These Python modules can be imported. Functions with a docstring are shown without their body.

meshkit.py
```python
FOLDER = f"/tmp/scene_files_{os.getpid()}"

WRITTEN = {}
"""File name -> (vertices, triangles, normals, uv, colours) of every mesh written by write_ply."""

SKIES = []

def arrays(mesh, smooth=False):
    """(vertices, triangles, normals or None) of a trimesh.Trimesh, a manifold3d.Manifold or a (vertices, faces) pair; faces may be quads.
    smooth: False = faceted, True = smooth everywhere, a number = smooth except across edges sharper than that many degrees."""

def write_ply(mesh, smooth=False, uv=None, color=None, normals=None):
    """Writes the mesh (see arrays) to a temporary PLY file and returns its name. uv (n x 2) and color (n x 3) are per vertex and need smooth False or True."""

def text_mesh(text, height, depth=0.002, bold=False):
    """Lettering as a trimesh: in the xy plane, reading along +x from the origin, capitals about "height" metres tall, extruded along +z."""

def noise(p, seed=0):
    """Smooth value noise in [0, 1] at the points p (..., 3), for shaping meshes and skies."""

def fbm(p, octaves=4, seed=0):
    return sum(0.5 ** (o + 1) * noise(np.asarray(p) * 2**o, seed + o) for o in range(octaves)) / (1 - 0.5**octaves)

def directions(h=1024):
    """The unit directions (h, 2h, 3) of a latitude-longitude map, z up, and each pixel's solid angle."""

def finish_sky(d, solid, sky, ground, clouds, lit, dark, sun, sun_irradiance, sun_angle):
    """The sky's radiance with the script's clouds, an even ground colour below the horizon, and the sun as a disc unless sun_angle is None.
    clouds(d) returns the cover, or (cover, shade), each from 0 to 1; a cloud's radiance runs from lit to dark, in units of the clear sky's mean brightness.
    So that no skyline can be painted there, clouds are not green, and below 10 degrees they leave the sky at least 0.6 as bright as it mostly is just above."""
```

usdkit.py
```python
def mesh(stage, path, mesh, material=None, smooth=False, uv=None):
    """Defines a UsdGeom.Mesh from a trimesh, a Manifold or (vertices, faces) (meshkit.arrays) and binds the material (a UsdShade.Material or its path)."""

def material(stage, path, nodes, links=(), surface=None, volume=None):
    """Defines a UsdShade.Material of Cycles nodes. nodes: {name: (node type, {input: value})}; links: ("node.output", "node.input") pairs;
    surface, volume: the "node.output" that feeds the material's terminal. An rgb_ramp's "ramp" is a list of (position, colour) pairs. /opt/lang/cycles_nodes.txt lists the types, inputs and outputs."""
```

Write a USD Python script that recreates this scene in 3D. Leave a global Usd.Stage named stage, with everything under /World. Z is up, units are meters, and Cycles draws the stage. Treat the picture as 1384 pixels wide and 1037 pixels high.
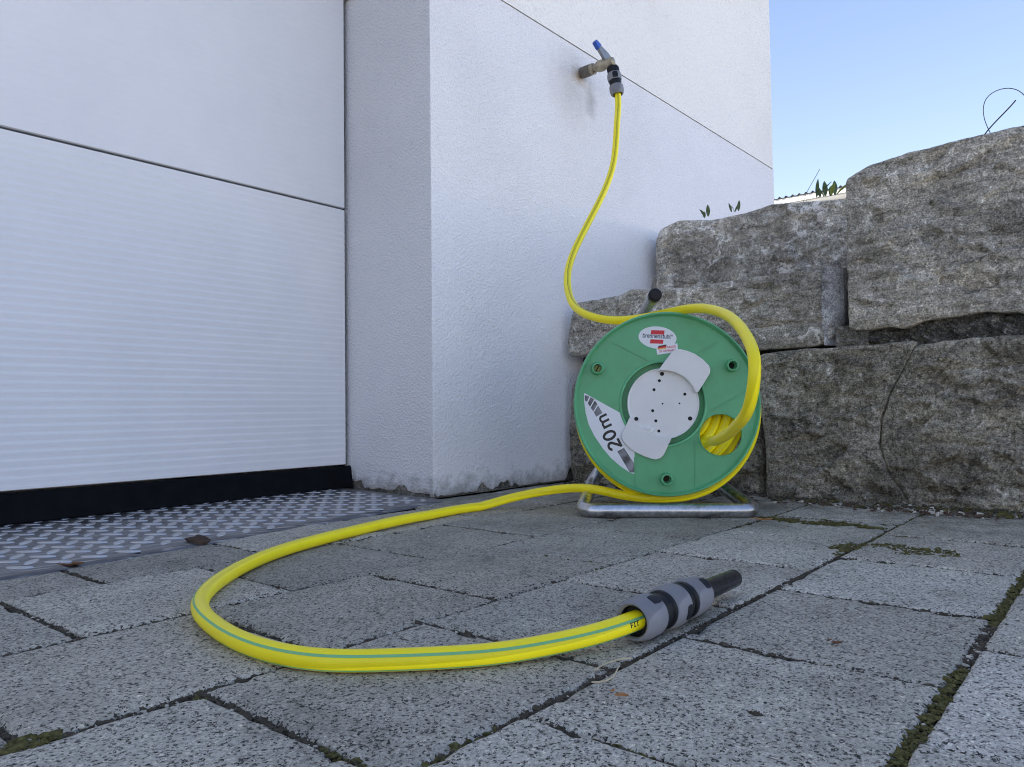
import math, random
import numpy as np, trimesh, shapely
from shapely.geometry import Polygon, Point, box as sbox, LineString
from scipy.interpolate import CubicSpline
from scipy.spatial import cKDTree
from pxr import Usd, UsdGeom, UsdLux, UsdShade, Gf, Sdf, Vt
import usdkit, meshkit

stage = Usd.Stage.CreateInMemory()
UsdGeom.SetStageUpAxis(stage, 'Z'); UsdGeom.SetStageMetersPerUnit(stage, 1.0)
world = UsdGeom.Xform.Define(stage, '/World'); stage.SetDefaultPrim(world.GetPrim())
UsdGeom.Scope.Define(stage, '/World/Looks')
PI = math.pi
rng = np.random.default_rng(7)

# ------------------------------------------------------------------ camera, sky, sun
EXPOSURE = 2.1
SKY = 0.10
SKY_TINT = (1.18, 0.94, 0.92)      # white balance of the picture
SUN_EL, SUN_HEAD = math.radians(42), math.radians(148)
CAM_H = 0.185
yaw, pitch, roll = map(math.radians, (39.706, 1.9137, 0.6921))
F = np.array([math.cos(yaw)*math.cos(pitch), math.sin(yaw)*math.cos(pitch), math.sin(pitch)])
R = np.array([math.sin(yaw), -math.cos(yaw), 0.0]); D = np.cross(F, R)
cr, sr = math.cos(roll), math.sin(roll)
R, D = cr*R + sr*D, -sr*R + cr*D
cam = UsdGeom.Camera.Define(stage, '/World/camera')
cam.CreateHorizontalApertureAttr(36.0); cam.CreateVerticalApertureAttr(36.0*767/1024)
cam.CreateFocalLengthAttr(36.0*1029.55/1384)
cam.CreateClippingRangeAttr(Gf.Vec2f(0.02, 5000))
cam.CreateExposureAttr(EXPOSURE)
cam.AddTransformOp().Set(Gf.Matrix4d(*R, 0, *(-D), 0, *(-F), 0, 0, 0, CAM_H, 1))

sx, sy, sz = math.cos(SUN_HEAD)*math.cos(SUN_EL), math.sin(SUN_HEAD)*math.cos(SUN_EL), math.sin(SUN_EL)
usdkit.material(stage, '/World/Looks/sky_look', {
    's': ('sky_texture', {'sky_type': 'single_scattering', 'sun_disc': False, 'sun_elevation': SUN_EL,
                          'sun_rotation': math.atan2(sx, sy), 'altitude': 400.0, 'air_density': 1.1, 'aerosol_density': 0.1, 'ozone_density': 2.2}),
    't': ('mix_color', {'blend_type': 'multiply', 'fac': 1.0, 'b': SKY_TINT, 'use_clamp_result': False, 'use_clamp': False}), 'gm': ('gamma', {'gamma': 0.75}), 'hs': ('hsv', {'saturation': 1.2}), 'b': ('background_shader', {'strength': SKY})}, [('s.color', 'gm.color'), ('gm.color', 'hs.color'), ('hs.color', 't.a'), ('t.result', 'b.color')], surface='b.background')
sky = UsdLux.DomeLight.Define(stage, '/World/sky')
UsdShade.MaterialBindingAPI.Apply(sky.GetPrim()).Bind(UsdShade.Material.Get(stage, '/World/Looks/sky_look'))
sky.GetPrim().SetCustomDataByKey('kind', 'structure'); sky.GetPrim().SetCustomDataByKey('label', 'clear blue daytime sky above the house and stone wall'); sky.GetPrim().SetCustomDataByKey('category', 'sky')
sun = UsdLux.DistantLight.Define(stage, '/World/sun')
sun.CreateIntensityAttr(0.5); sun.CreateAngleAttr(0.53); sun.CreateNormalizeAttr(True); sun.CreateColorAttr(Gf.Vec3f(1.0, 0.95, 0.87))
sun.AddRotateZOp().Set(math.degrees(SUN_HEAD)-90); sun.AddRotateXOp().Set(-(90-math.degrees(SUN_EL)))

# ------------------------------------------------------------------ helpers
used = {}
def numbered(path):
    n = used.get(path, -1)+1; used[path] = n
    return path if n == 0 else '%s_%03d' % (path, n)
def ppath(parent):
    return '/World' if parent is None else str(parent.GetPath())
def tag(p, label=None, cat=None, group=None, kind=None):
    p = p.GetPrim()
    for k, v in (('label', label), ('category', cat), ('group', group), ('kind', kind)):
        if v: p.SetCustomDataByKey(k, v)
    return p
def obj(name, mesh, mat, parent=None, smooth=False, uv=None):
    m = usdkit.mesh(stage, numbered(ppath(parent)+'/'+name), mesh, L[mat], smooth=smooth, uv=uv)
    return m.GetPrim()
def xf(name, parent=None, loc=None, rz=0.0):
    x = UsdGeom.Xform.Define(stage, numbered(ppath(parent)+'/'+name))
    if loc is not None: x.AddTranslateOp().Set(Gf.Vec3d(*map(float, loc)))
    if rz: x.AddRotateZOp().Set(rz)
    return x.GetPrim()
def TM(v, f): return trimesh.Trimesh(np.asarray(v, float), np.asarray(f, int), process=False)
def cat(*ms): return trimesh.util.concatenate([m for m in ms])
def bx(x0, x1, y0, y1, z0, z1):
    b = trimesh.creation.box([x1-x0, y1-y0, z1-z0]); b.apply_translation([(x0+x1)/2, (y0+y1)/2, (z0+z1)/2]); return b
def grid_faces(n, m, wrap=False):
    i, j = np.meshgrid(np.arange(n-1), np.arange(m if wrap else m-1), indexing='ij')
    a = i*m+j; b = i*m+(j+1) % m; c = (i+1)*m+(j+1) % m; d = (i+1)*m+j
    return np.stack([np.stack([a, b, c], -1), np.stack([a, c, d], -1)], 2).reshape(-1, 3)
def frames(P):
    T = np.gradient(P, axis=0); T /= np.linalg.norm(T, axis=1, keepdims=True)
    N = np.zeros_like(P); n = np.cross(T[0], [0, 0, 1.0])
    if np.linalg.norm(n) < 1e-3: n = np.cross(T[0], [1.0, 0, 0])
    for i in range(len(P)):
        n = n-T[i]*(n@T[i]); n /= np.linalg.norm(n); N[i] = n
    return T, N, np.cross(T, N)
def spline(pts, step=0.006):
    pts = np.asarray(pts, float); d = np.r_[0, np.cumsum(np.linalg.norm(np.diff(pts, axis=0), axis=1))]
    cs = CubicSpline(d, pts); s = np.linspace(0, d[-1], max(4, int(d[-1]/step))); return cs(s)
def tube(P, r, k=20, caps=True, uv=False):
    P = np.asarray(P, float); r = np.broadcast_to(r, len(P)); T, N, B = frames(P); n = len(P)
    kk = k+1 if uv else k
    a = np.arange(kk)*2*PI/k+(PI/2 if uv else 0.0)
    v = P[:, None]+r[:, None, None]*(np.cos(a)[None, :, None]*N[:, None]+np.sin(a)[None, :, None]*B[:, None])
    v = v.reshape(-1, 3); f = grid_faces(n, kk, wrap=not uv)
    if uv:
        s = np.r_[0, np.cumsum(np.linalg.norm(np.diff(P, axis=0), axis=1))]
        u = np.stack(np.broadcast_arrays(s[:, None], (a/(2*PI))[None, :]), -1).reshape(-1, 2)
        return TM(v, f), u, (np.cos(a)[None, :, None]*N[:, None]+np.sin(a)[None, :, None]*B[:, None]).reshape(-1, 3)
    if caps:
        v = np.vstack([v, P[0], P[-1]]); c0, c1 = len(v)-2, len(v)-1; j = np.arange(k)
        f = np.vstack([f, np.stack([np.full(k, c0), (j+1) % k, j], 1), np.stack([np.full(k, c1), (n-1)*k+j, (n-1)*k+(j+1) % k], 1)])
    m = TM(v, f)
    return m
def ribbon(P, r, phis, w, up, h=0.0002, k=4):
    """a printed stripe lying on a tube of radius r along P at the angle phis, measured from the side vector towards up"""
    P = np.asarray(P, float); T = np.gradient(P, axis=0); T /= np.linalg.norm(T, axis=1, keepdims=True)
    S = np.cross(T, up); S /= np.linalg.norm(S, axis=1, keepdims=True); U = np.cross(S, T)
    phis = np.broadcast_to(phis, len(P)); a = phis[:, None]+np.linspace(-w/2/r, w/2/r, k)[None]
    v = P[:, None]+(r+h)*(np.cos(a)[..., None]*S[:, None]+np.sin(a)[..., None]*U[:, None])
    return TM(v.reshape(-1, 3), grid_faces(len(P), k))
def lathe(prof, k=48):
    """profile of (r, z) turned about z, closed at the ends when r is 0"""
    p = np.asarray(prof, float); a = np.arange(k)*2*PI/k
    v = np.stack([p[:, None, 0]*np.cos(a), p[:, None, 0]*np.sin(a), np.broadcast_to(p[:, None, 1], (len(p), k))], -1).reshape(-1, 3)
    m = TM(v, grid_faces(len(p), k, wrap=True)[:, ::-1]); m.merge_vertices(); m.update_faces(m.nondegenerate_faces()); return m
def bev_prof(r, z0, z1, b=0.001, n=3):
    out = [(0, z0)]
    for t in np.linspace(0, PI/2, n+1): out.append((r-b+b*math.sin(t), z0+b-b*math.cos(t)))
    for t in np.linspace(0, PI/2, n+1): out.append((r-b+b*math.cos(t), z1-b+b*math.sin(t)))
    return out+[(0, z1)]
def face_front(m):
    """from drawing plane (x, y, height) to a thing whose front looks along -y"""
    m = m.copy(); v = m.vertices.copy(); m.vertices = np.stack([v[:, 0], -v[:, 2], v[:, 1]], 1); return m
def along(m, o, d, up=(0, 0, 1)):
    """from z axis to the direction d"""
    d = np.asarray(d, float)/np.linalg.norm(d); x = np.cross(up, d); x /= np.linalg.norm(x); y = np.cross(d, x)
    m = m.copy(); m.vertices = m.vertices@np.stack([x, y, d])+np.asarray(o); return m
def resample(poly, step):
    r = poly.exterior; n = max(12, int(r.length/step)); p = np.array([r.interpolate(i/n, normalized=True).coords[0] for i in range(n)])
    if not r.is_ccw: p = p[::-1]
    return p
def pillow(poly, h, bev=0.001, steps=3, step=0.002):
    p = resample(poly, step); t = np.roll(p, -1, 0)-np.roll(p, 1, 0); t /= np.linalg.norm(t, axis=1, keepdims=True); nrm = np.stack([-t[:, 1], t[:, 0]], 1)
    loops = [(0.0, 0.0)]+[(bev*(1-math.cos(a)), h-bev+bev*math.sin(a)) for a in np.linspace(0, PI/2, steps+1)]
    n = len(p); v = np.vstack([np.c_[p+nrm*d, np.full(n, z)] for d, z in loops])
    f = grid_faces(len(loops), n, wrap=True)
    inner = Polygon(p+nrm*bev)
    if not inner.is_valid: inner = Polygon(p)
    tv, tf = trimesh.creation.triangulate_polygon(Polygon(p), engine='earcut')
    k = len(v); lut = {tuple(np.round(q, 9)): i for i, q in enumerate(p)}
    idx = np.array([lut.get(tuple(np.round(q, 9)), 0) for q in tv]); tf = idx[tf]
    cr_ = (p[tf[:, 1]]-p[tf[:, 0]]); c2 = (p[tf[:, 2]]-p[tf[:, 0]]); fl = cr_[:, 0]*c2[:, 1]-cr_[:, 1]*c2[:, 0] < 0; tf[fl] = tf[fl][:, ::-1]
    f = np.vstack([f, tf+(len(loops)-1)*n, tf[:, ::-1]])
    return TM(v, f)
def ext(poly, h):
    gs = getattr(poly, 'geoms', [poly]); return cat(*[trimesh.creation.extrude_polygon(g, h, engine='earcut') for g in gs])
def fbm(p, s, o=4, seed=0): return meshkit.fbm(np.asarray(p)*s, o, seed)-0.5

# ------------------------------------------------------------------ materials
L = {}
def M(name, nodes, links, surface='p.BSDF'):
    L[name] = usdkit.material(stage, '/World/Looks/'+name, nodes, links, surface=surface)
def plain(name, col, rough=0.5, metal=0.0, vary=0.0, vs=60.0, bump=0.0, bs=300.0, spec=0.5, coat=0.0, rv=0.0):
    n = {'p': ('principled_bsdf', {'base_color': col, 'roughness': rough, 'metallic': metal, 'specular_ior_level': spec, 'coat_weight': coat}),
         'g': ('geometry', {})}; l = []
    if vary or rv:
        n['n'] = ('noise_texture', {'scale': vs, 'detail': 5.0, 'roughness': 0.65}); l.append(('g.position', 'n.vector'))
    if vary:
        c = np.array(col); n['r'] = ('rgb_ramp', {'ramp': [(0.3, c*(1-vary)), (0.7, np.minimum(c*(1+vary), 1))]}); l += [('n.fac', 'r.fac'), ('r.color', 'p.base_color')]
    if rv:
        n['m'] = ('map_range', {'from_min': 0.3, 'from_max': 0.7, 'to_min': rough-rv, 'to_max': rough+rv}); l += [('n.fac', 'm.value'), ('m.result', 'p.roughness')]
    if bump:
        n['bn'] = ('noise_texture', {'scale': bs, 'detail': 3.0}); n['b'] = ('bump', {'distance': bump, 'strength': 1.0})
        l += [('g.position', 'bn.vector'), ('bn.fac', 'b.height'), ('b.normal', 'p.normal')]
    M(name, n, l)

def paver_mat(name, tone):
    t = np.array(tone)
    M(name, {'g': ('geometry', {}), 'oi': ('object_info', {}),
        'v': ('voronoi_texture', {'scale': 740.0}), 'sc': ('separate_color', {}),
        'v2': ('voronoi_texture', {'scale': 500.0}), 'sc2': ('separate_color', {}),
        'r1': ('rgb_ramp', {'ramp': [(0.0, t*0.04), (0.10, t*0.08), (0.135, t*0.72), (0.5, t*0.98), (0.9, t*1.25), (1.0, np.minimum(t*1.6, 0.85))]}),
        'r2': ('rgb_ramp', {'ramp': [(0.0, (0.06, 0.06, 0.065)), (0.06, (0.10, 0.10, 0.10)), (0.085, (1, 1, 1)), (0.95, (1, 1, 1)), (1.0, (1.5, 1.5, 1.45))]}),
        'dn': ('noise_texture', {'scale': 700.0, 'detail': 2.0}), 'dv': ('vector_math', {'math_type': 'multiply_add', 'vector2': (0.004, 0.004, 0.004)}),
        'mul': ('mix_color', {'blend_type': 'multiply', 'fac': 0.9}),
        'big': ('noise_texture', {'scale': 9.0, 'detail': 6.0, 'roughness': 0.7}), 'rb': ('rgb_ramp', {'ramp': [(0.27, (0.60, 0.60, 0.58)), (0.45, (0.92, 0.92, 0.91)), (0.58, (1.03, 1.03, 1.02)), (0.75, (1.2, 1.19, 1.15))]}),
        'm2': ('mix_color', {'blend_type': 'multiply', 'fac': 1.0, 'use_clamp_result': False}),
        'rr': ('rgb_ramp', {'ramp': [(0.0, (0.87, 0.88, 0.89)), (0.5, (1.0, 0.99, 0.97)), (1.0, (1.09, 1.09, 1.10))]}),
        'm3': ('mix_color', {'blend_type': 'multiply', 'fac': 1.0}),
        'ms': ('noise_texture', {'scale': 14.0, 'detail': 8.0, 'roughness': 0.75}), 'mr': ('rgb_ramp', {'ramp': [(0.42, (0, 0, 0)), (0.62, (0.8, 0.8, 0.8))]}),
        'sp': ('separate_xyz', {}), 'mx': ('map_range', {'from_min': 1.0, 'from_max': 1.5, 'to_min': 0.10, 'to_max': 1.0, 'clamp': True}),
        'mm': ('math', {'math_type': 'multiply'}), 'm4': ('mix_color', {'blend_type': 'mix', 'b': (0.075, 0.068, 0.035)}),
        'bn': ('noise_texture', {'scale': 480.0, 'detail': 4.0, 'roughness': 0.7}), 'ba': ('math', {'math_type': 'add'}),
        'b': ('bump', {'distance': 0.0006, 'strength': 0.8}),
        'p': ('principled_bsdf', {'roughness': 0.82, 'specular_ior_level': 0.35})},
      [('g.position', 'dn.vector'), ('dn.color', 'dv.vector1'), ('g.position', 'dv.vector3'), ('dv.vector', 'v.vector'), ('dv.vector', 'v2.vector'),
       ('v.color', 'sc.color'), ('sc.r', 'r1.fac'), ('v2.color', 'sc2.color'), ('sc2.g', 'r2.fac'),
       ('r1.color', 'mul.a'), ('r2.color', 'mul.b'), ('g.position', 'big.vector'), ('big.fac', 'rb.fac'), ('mul.result', 'm2.a'), ('rb.color', 'm2.b'),
       ('oi.random', 'rr.fac'), ('m2.result', 'm3.a'), ('rr.color', 'm3.b'),
       ('g.position', 'ms.vector'), ('ms.fac', 'mr.fac'), ('g.position', 'sp.vector'), ('sp.x', 'mx.value'), ('mr.color', 'mm.value1'), ('mx.result', 'mm.value2'), ('mm.value', 'm4.fac'), ('m3.result', 'm4.a'),
       ('m4.result', 'p.base_color'), ('g.position', 'bn.vector'), ('bn.fac', 'ba.value1'), ('sc.r', 'ba.value2'), ('ba.value', 'b.height'), ('b.normal', 'p.normal')])
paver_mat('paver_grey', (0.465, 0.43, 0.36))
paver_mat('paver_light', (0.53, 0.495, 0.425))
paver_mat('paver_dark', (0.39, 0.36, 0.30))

def plaster(name, col, stain=False, bs=270.0, bd=0.0030):
    c = np.array(col)
    n = {'g': ('geometry', {}), 'n1': ('noise_texture', {'scale': 2.2, 'detail': 5.0, 'roughness': 0.6}),
         'r1': ('rgb_ramp', {'ramp': [(0.3, c*0.93), (0.5, c), (0.75, np.minimum(c*1.04, 0.9))]}),
         'n2': ('noise_texture', {'scale': bs, 'detail': 3.0, 'roughness': 0.6}), 'v': ('voronoi_texture', {'scale': bs*0.8, 'feature': 'smooth_f1', 'smoothness': 0.6}),
         'ad': ('math', {'math_type': 'add'}), 'b': ('bump', {'distance': bd, 'strength': 0.8}),
         'sp': ('rgb_ramp', {'ramp': [(0.28, (0.78, 0.78, 0.78)), (0.42, (1, 1, 1))]}), 'mu': ('mix_color', {'blend_type': 'multiply', 'fac': 0.7}),
         'sx': ('separate_xyz', {}), 'dz': ('noise_texture', {'scale': 30.0, 'detail': 6.0, 'roughness': 0.7}), 'mz': ('map_range', {'from_min': 0.0, 'from_max': 0.07, 'to_min': 0.36, 'to_max': -0.12, 'clamp': True}),
         'az': ('math', {'math_type': 'add'}), 'rz': ('rgb_ramp', {'ramp': [(0.52, (0, 0, 0)), (0.8, (0.6, 0.6, 0.6))]}), 'md': ('mix_color', {'blend_type': 'mix', 'b': (0.22, 0.20, 0.17)}),
         'p': ('principled_bsdf', {'roughness': 0.9, 'specular_ior_level': 0.25})}
    l = [('g.position', 'n1.vector'), ('n1.fac', 'r1.fac'), ('g.position', 'n2.vector'), ('g.position', 'v.vector'), ('n2.fac', 'ad.value1'), ('v.distance', 'ad.value2'),
         ('ad.value', 'b.height'), ('b.normal', 'p.normal'), ('n2.fac', 'sp.fac'), ('r1.color', 'mu.a'), ('sp.color', 'mu.b'),
         ('g.position', 'sx.vector'), ('sx.z', 'mz.value'), ('g.position', 'dz.vector'), ('dz.fac', 'az.value1'), ('mz.result', 'az.value2'), ('az.value', 'rz.fac'),
         ('rz.color', 'md.fac'), ('mu.result', 'md.a')]
    out = 'md.result'
    if stain:   # rust run below the tap's pipe, with a shape of its own
        for i, (cx, cz, rx, rzz, colr, fac) in enumerate(((1.668, 1.073, 0.042, 0.036, (0.36, 0.25, 0.12), 0.95), (1.725, 1.02, 0.035, 0.065, (0.34, 0.32, 0.30), 0.6), (1.62, 1.03, 0.12, 0.14, (0.46, 0.42, 0.37), 0.42))):
            k = str(i)
            n['sub'+k] = ('vector_math', {'math_type': 'subtract', 'vector2': (cx, 1.14, cz)}); n['sc'+k] = ('vector_math', {'math_type': 'multiply', 'vector2': (1/rx, 0.0, 1/rzz)})
            n['ln'+k] = ('vector_math', {'math_type': 'length'}); n['sn'+k] = ('noise_texture', {'scale': 38.0, 'detail': 5.0, 'roughness': 0.7}); n['sa'+k] = ('math', {'math_type': 'multiply_add', 'value2': 1.1})
            n['sr'+k] = ('map_range', {'from_min': 0.55, 'from_max': 1.5, 'to_min': fac, 'to_max': 0.0, 'clamp': True}); n['sm'+k] = ('mix_color', {'blend_type': 'mix', 'b': colr})
            l += [('g.position', 'sub%s.vector1' % k), ('sub%s.vector' % k, 'sc%s.vector1' % k), ('sc%s.vector' % k, 'ln%s.vector1' % k), ('g.position', 'sn%s.vector' % k), ('sn%s.fac' % k, 'sa%s.value1' % k), ('ln%s.value' % k, 'sa%s.value3' % k),
                  ('sa%s.value' % k, 'sr%s.value' % k), ('sr%s.result' % k, 'sm%s.fac' % k), (out, 'sm%s.a' % k)]
            out = 'sm%s.result' % k
    l.append((out, 'p.base_color'))
    M(name, n, l)
plaster('plaster_plinth', (0.76, 0.745, 0.74), stain=True)
plaster('plaster_upper', (0.78, 0.75, 0.69), bs=150.0, bd=0.0024)

def stone(name, base, dark, light, lic=0.55, pores=0.5, band=(2.0, 2.0, 9.0), bump=0.003, warm=(0.30, 0.22, 0.12), veins=False):
    base, dark, light = map(np.array, (base, dark, light))
    n = {'g': ('geometry', {}), 'mp': ('mapping', {'scale': band}),
         'n1': ('noise_texture', {'scale': 9.0, 'detail': 9.0, 'roughness': 0.68, 'distortion': 0.4}),
         'r1': ('rgb_ramp', {'ramp': [(0.28, dark), (0.44, base*0.8), (0.55, base), (0.72, base*1.5)]}),
         'n2': ('noise_texture', {'scale': 42.0, 'detail': 8.0, 'roughness': 0.75, 'distortion': 0.8}), 'r2': ('rgb_ramp', {'ramp': [(lic, (0, 0, 0)), (lic+0.1, (0.85, 0.85, 0.85))]}), 'm2': ('mix_color', {'b': light}),
         'n3': ('noise_texture', {'scale': 130.0, 'detail': 6.0, 'roughness': 0.7}), 'r3': ('rgb_ramp', {'ramp': [(0.30, (0.22, 0.21, 0.2)), (0.30+0.14*pores, (0.62, 0.62, 0.6)), (0.52, (1, 1, 1)), (0.75, (1.4, 1.4, 1.38))]}), 'm3': ('mix_color', {'blend_type': 'multiply', 'fac': 1.0, 'use_clamp_result': False}),
         'n4': ('noise_texture', {'scale': 13.0, 'detail': 6.0, 'roughness': 0.7}), 'r4': ('rgb_ramp', {'ramp': [(0.64, (0, 0, 0)), (0.74, (0.7, 0.7, 0.7))]}), 'm4': ('mix_color', {'b': warm}),
         'n6': ('noise_texture', {'scale': 340.0, 'detail': 3.0, 'roughness': 0.6}), 'r6': ('rgb_ramp', {'ramp': [(0.32, (0.25, 0.24, 0.23)), (0.43, (0.80, 0.80, 0.80)), (0.55, (1.02, 1.02, 1.02)), (0.64, (1.65, 1.65, 1.62))]}), 'm6': ('mix_color', {'blend_type': 'multiply', 'fac': 0.9, 'use_clamp_result': False}),
         'mp7': ('mapping', {'scale': (3.0, 3.0, 3.0*band[2]), 'rotation': (0.06, 0.0, 0.0)}), 'n7': ('noise_texture', {'scale': 2.2, 'detail': 7.0, 'roughness': 0.62, 'distortion': 0.6}), 'r7': ('rgb_ramp', {'ramp': [(0.478, (1, 1, 1)), (0.497, (0.30, 0.29, 0.28)), (0.503, (0.30, 0.29, 0.28)), (0.522, (1, 1, 1))]}), 'm7': ('mix_color', {'blend_type': 'multiply', 'fac': 0.5}),
         'n8': ('noise_texture', {'scale': 95.0, 'detail': 5.0, 'roughness': 0.7}), 'r8': ('rgb_ramp', {'ramp': [(0.60, (0, 0, 0)), (0.65, (0.9, 0.9, 0.9))]}), 'm8': ('mix_color', {'b': light*1.05}),
         'n9': ('noise_texture', {'scale': 4.5, 'detail': 4.0, 'roughness': 0.6}), 'r9': ('rgb_ramp', {'ramp': [(0.34, (0.50, 0.485, 0.46)), (0.5, (0.95, 0.95, 0.94)), (0.66, (1.28, 1.27, 1.24))]}), 'm9': ('mix_color', {'blend_type': 'multiply', 'fac': 1.0, 'use_clamp_result': False}),
         'n5': ('noise_texture', {'scale': 60.0, 'detail': 10.0, 'roughness': 0.78}), 'b': ('bump', {'distance': bump, 'strength': 1.0}),
         'p': ('principled_bsdf', {'roughness': 0.88, 'specular_ior_level': 0.3})}
    l = [('g.position', 'mp.vector'), ('mp.vector', 'n1.vector'), ('n1.fac', 'r1.fac'), ('mp.vector', 'n2s.vector1') if False else ('g.position', 'n2.vector'), ('n2.fac', 'r2.fac'), ('r2.color', 'm2.fac'), ('r1.color', 'm2.a'),
         ('g.position', 'n3.vector'), ('n3.fac', 'r3.fac'), ('m2.result', 'm3.a'), ('r3.color', 'm3.b'), ('g.position', 'n4.vector'), ('n4.fac', 'r4.fac'), ('r4.color', 'm4.fac'), ('m3.result', 'm4.a'),
         ('mp.vector', 'n5.vector'), ('n5.fac', 'b.height'), ('b.normal', 'p.normal')]
    l += [('g.position', 'n6.vector'), ('n6.fac', 'r6.fac'), ('m4.result', 'm6.a'), ('r6.color', 'm6.b'), ('g.position', 'mp7.vector'), ('mp7.vector', 'n7.vector'), ('n7.fac', 'r7.fac'), ('m6.result', 'm7.a'), ('r7.color', 'm7.b'),
          ('mp.vector', 'n8.vector'), ('n8.fac', 'r8.fac'), ('r8.color', 'm8.fac'), ('m7.result', 'm8.a'), ('g.position', 'n9.vector'), ('n9.fac', 'r9.fac'), ('m8.result', 'm9.a'), ('r9.color', 'm9.b')]
    out = 'm9.result'
    if veins:
        n['vn'] = ('noise_texture', {'scale': 11.0, 'detail': 5.0, 'roughness': 0.6}); n['vd'] = ('vector_math', {'math_type': 'multiply_add', 'vector2': (0.22, 0.22, 0.22)})
        n['vv'] = ('voronoi_texture', {'scale': 5.0, 'feature': 'distance_to_edge'}); n['vr'] = ('rgb_ramp', {'ramp': [(0.0, (0.85, 0.85, 0.85)), (0.015, (0.5, 0.5, 0.5)), (0.035, (0, 0, 0))]}); n['vm'] = ('mix_color', {'b': light*1.1})
        n['vk'] = ('noise_texture', {'scale': 7.0, 'detail': 3.0}); n['vkr'] = ('rgb_ramp', {'ramp': [(0.5, (0, 0, 0)), (0.58, (1, 1, 1))]}); n['vmm'] = ('math', {'math_type': 'multiply'})
        l += [('g.position', 'vn.vector'), ('vn.color', 'vd.vector1'), ('g.position', 'vd.vector3'), ('vd.vector', 'vv.vector'), ('vv.distance', 'vr.fac'), ('g.position', 'vk.vector'), ('vk.fac', 'vkr.fac'),
              ('vr.color', 'vmm.value1'), ('vkr.color', 'vmm.value2'), ('vmm.value', 'vm.fac'), (out, 'vm.a')]; out = 'vm.result'
    l.append((out, 'p.base_color')); M(name, n, l)
stone('stone_block', (0.45, 0.41, 0.345), (0.13, 0.115, 0.09), (0.82, 0.78, 0.70), lic=0.54, pores=0.6, band=(2, 2, 7))
stone('stone_upper', (0.45, 0.41, 0.345), (0.13, 0.115, 0.09), (0.86, 0.82, 0.75), lic=0.51, pores=0.4, band=(2, 2, 5), veins=True)
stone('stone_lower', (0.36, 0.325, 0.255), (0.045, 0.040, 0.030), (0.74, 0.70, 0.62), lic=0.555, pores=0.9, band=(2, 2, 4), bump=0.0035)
stone('stone_step', (0.45, 0.41, 0.345), (0.13, 0.115, 0.09), (0.84, 0.80, 0.73), lic=0.53, pores=0.5, band=(2, 2, 8), veins=True)
stone('stone_cut', (0.44, 0.43, 0.42), (0.28, 0.27, 0.26), (0.62, 0.61, 0.58), lic=0.62, pores=0.2, band=(2, 2, 2), bump=0.0015, warm=(0.3, 0.29, 0.28))
stone('bedding', (0.12, 0.115, 0.10), (0.02, 0.019, 0.017), (0.5, 0.48, 0.44), lic=0.54, pores=0.95, band=(4, 4, 4), bump=0.004)
stone('mortar', (0.24, 0.225, 0.195), (0.10, 0.09, 0.08), (0.36, 0.34, 0.3), lic=0.6, pores=0.6, band=(3, 3, 3), bump=0.004)
stone('soil', (0.075, 0.060, 0.042), (0.025, 0.020, 0.015), (0.22, 0.19, 0.15), lic=0.62, pores=0.7, band=(3, 3, 3), bump=0.003, warm=(0.03, 0.035, 0.012))
stone('ground_soil', (0.38, 0.35, 0.30), (0.28, 0.25, 0.21), (0.46, 0.43, 0.38), lic=0.6, pores=0.5, band=(1, 1, 1), bump=0.004)
plain('moss', (0.105, 0.095, 0.034), 0.95, vary=0.6, vs=160, spec=0.2, bump=0.002, bs=600)
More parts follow.
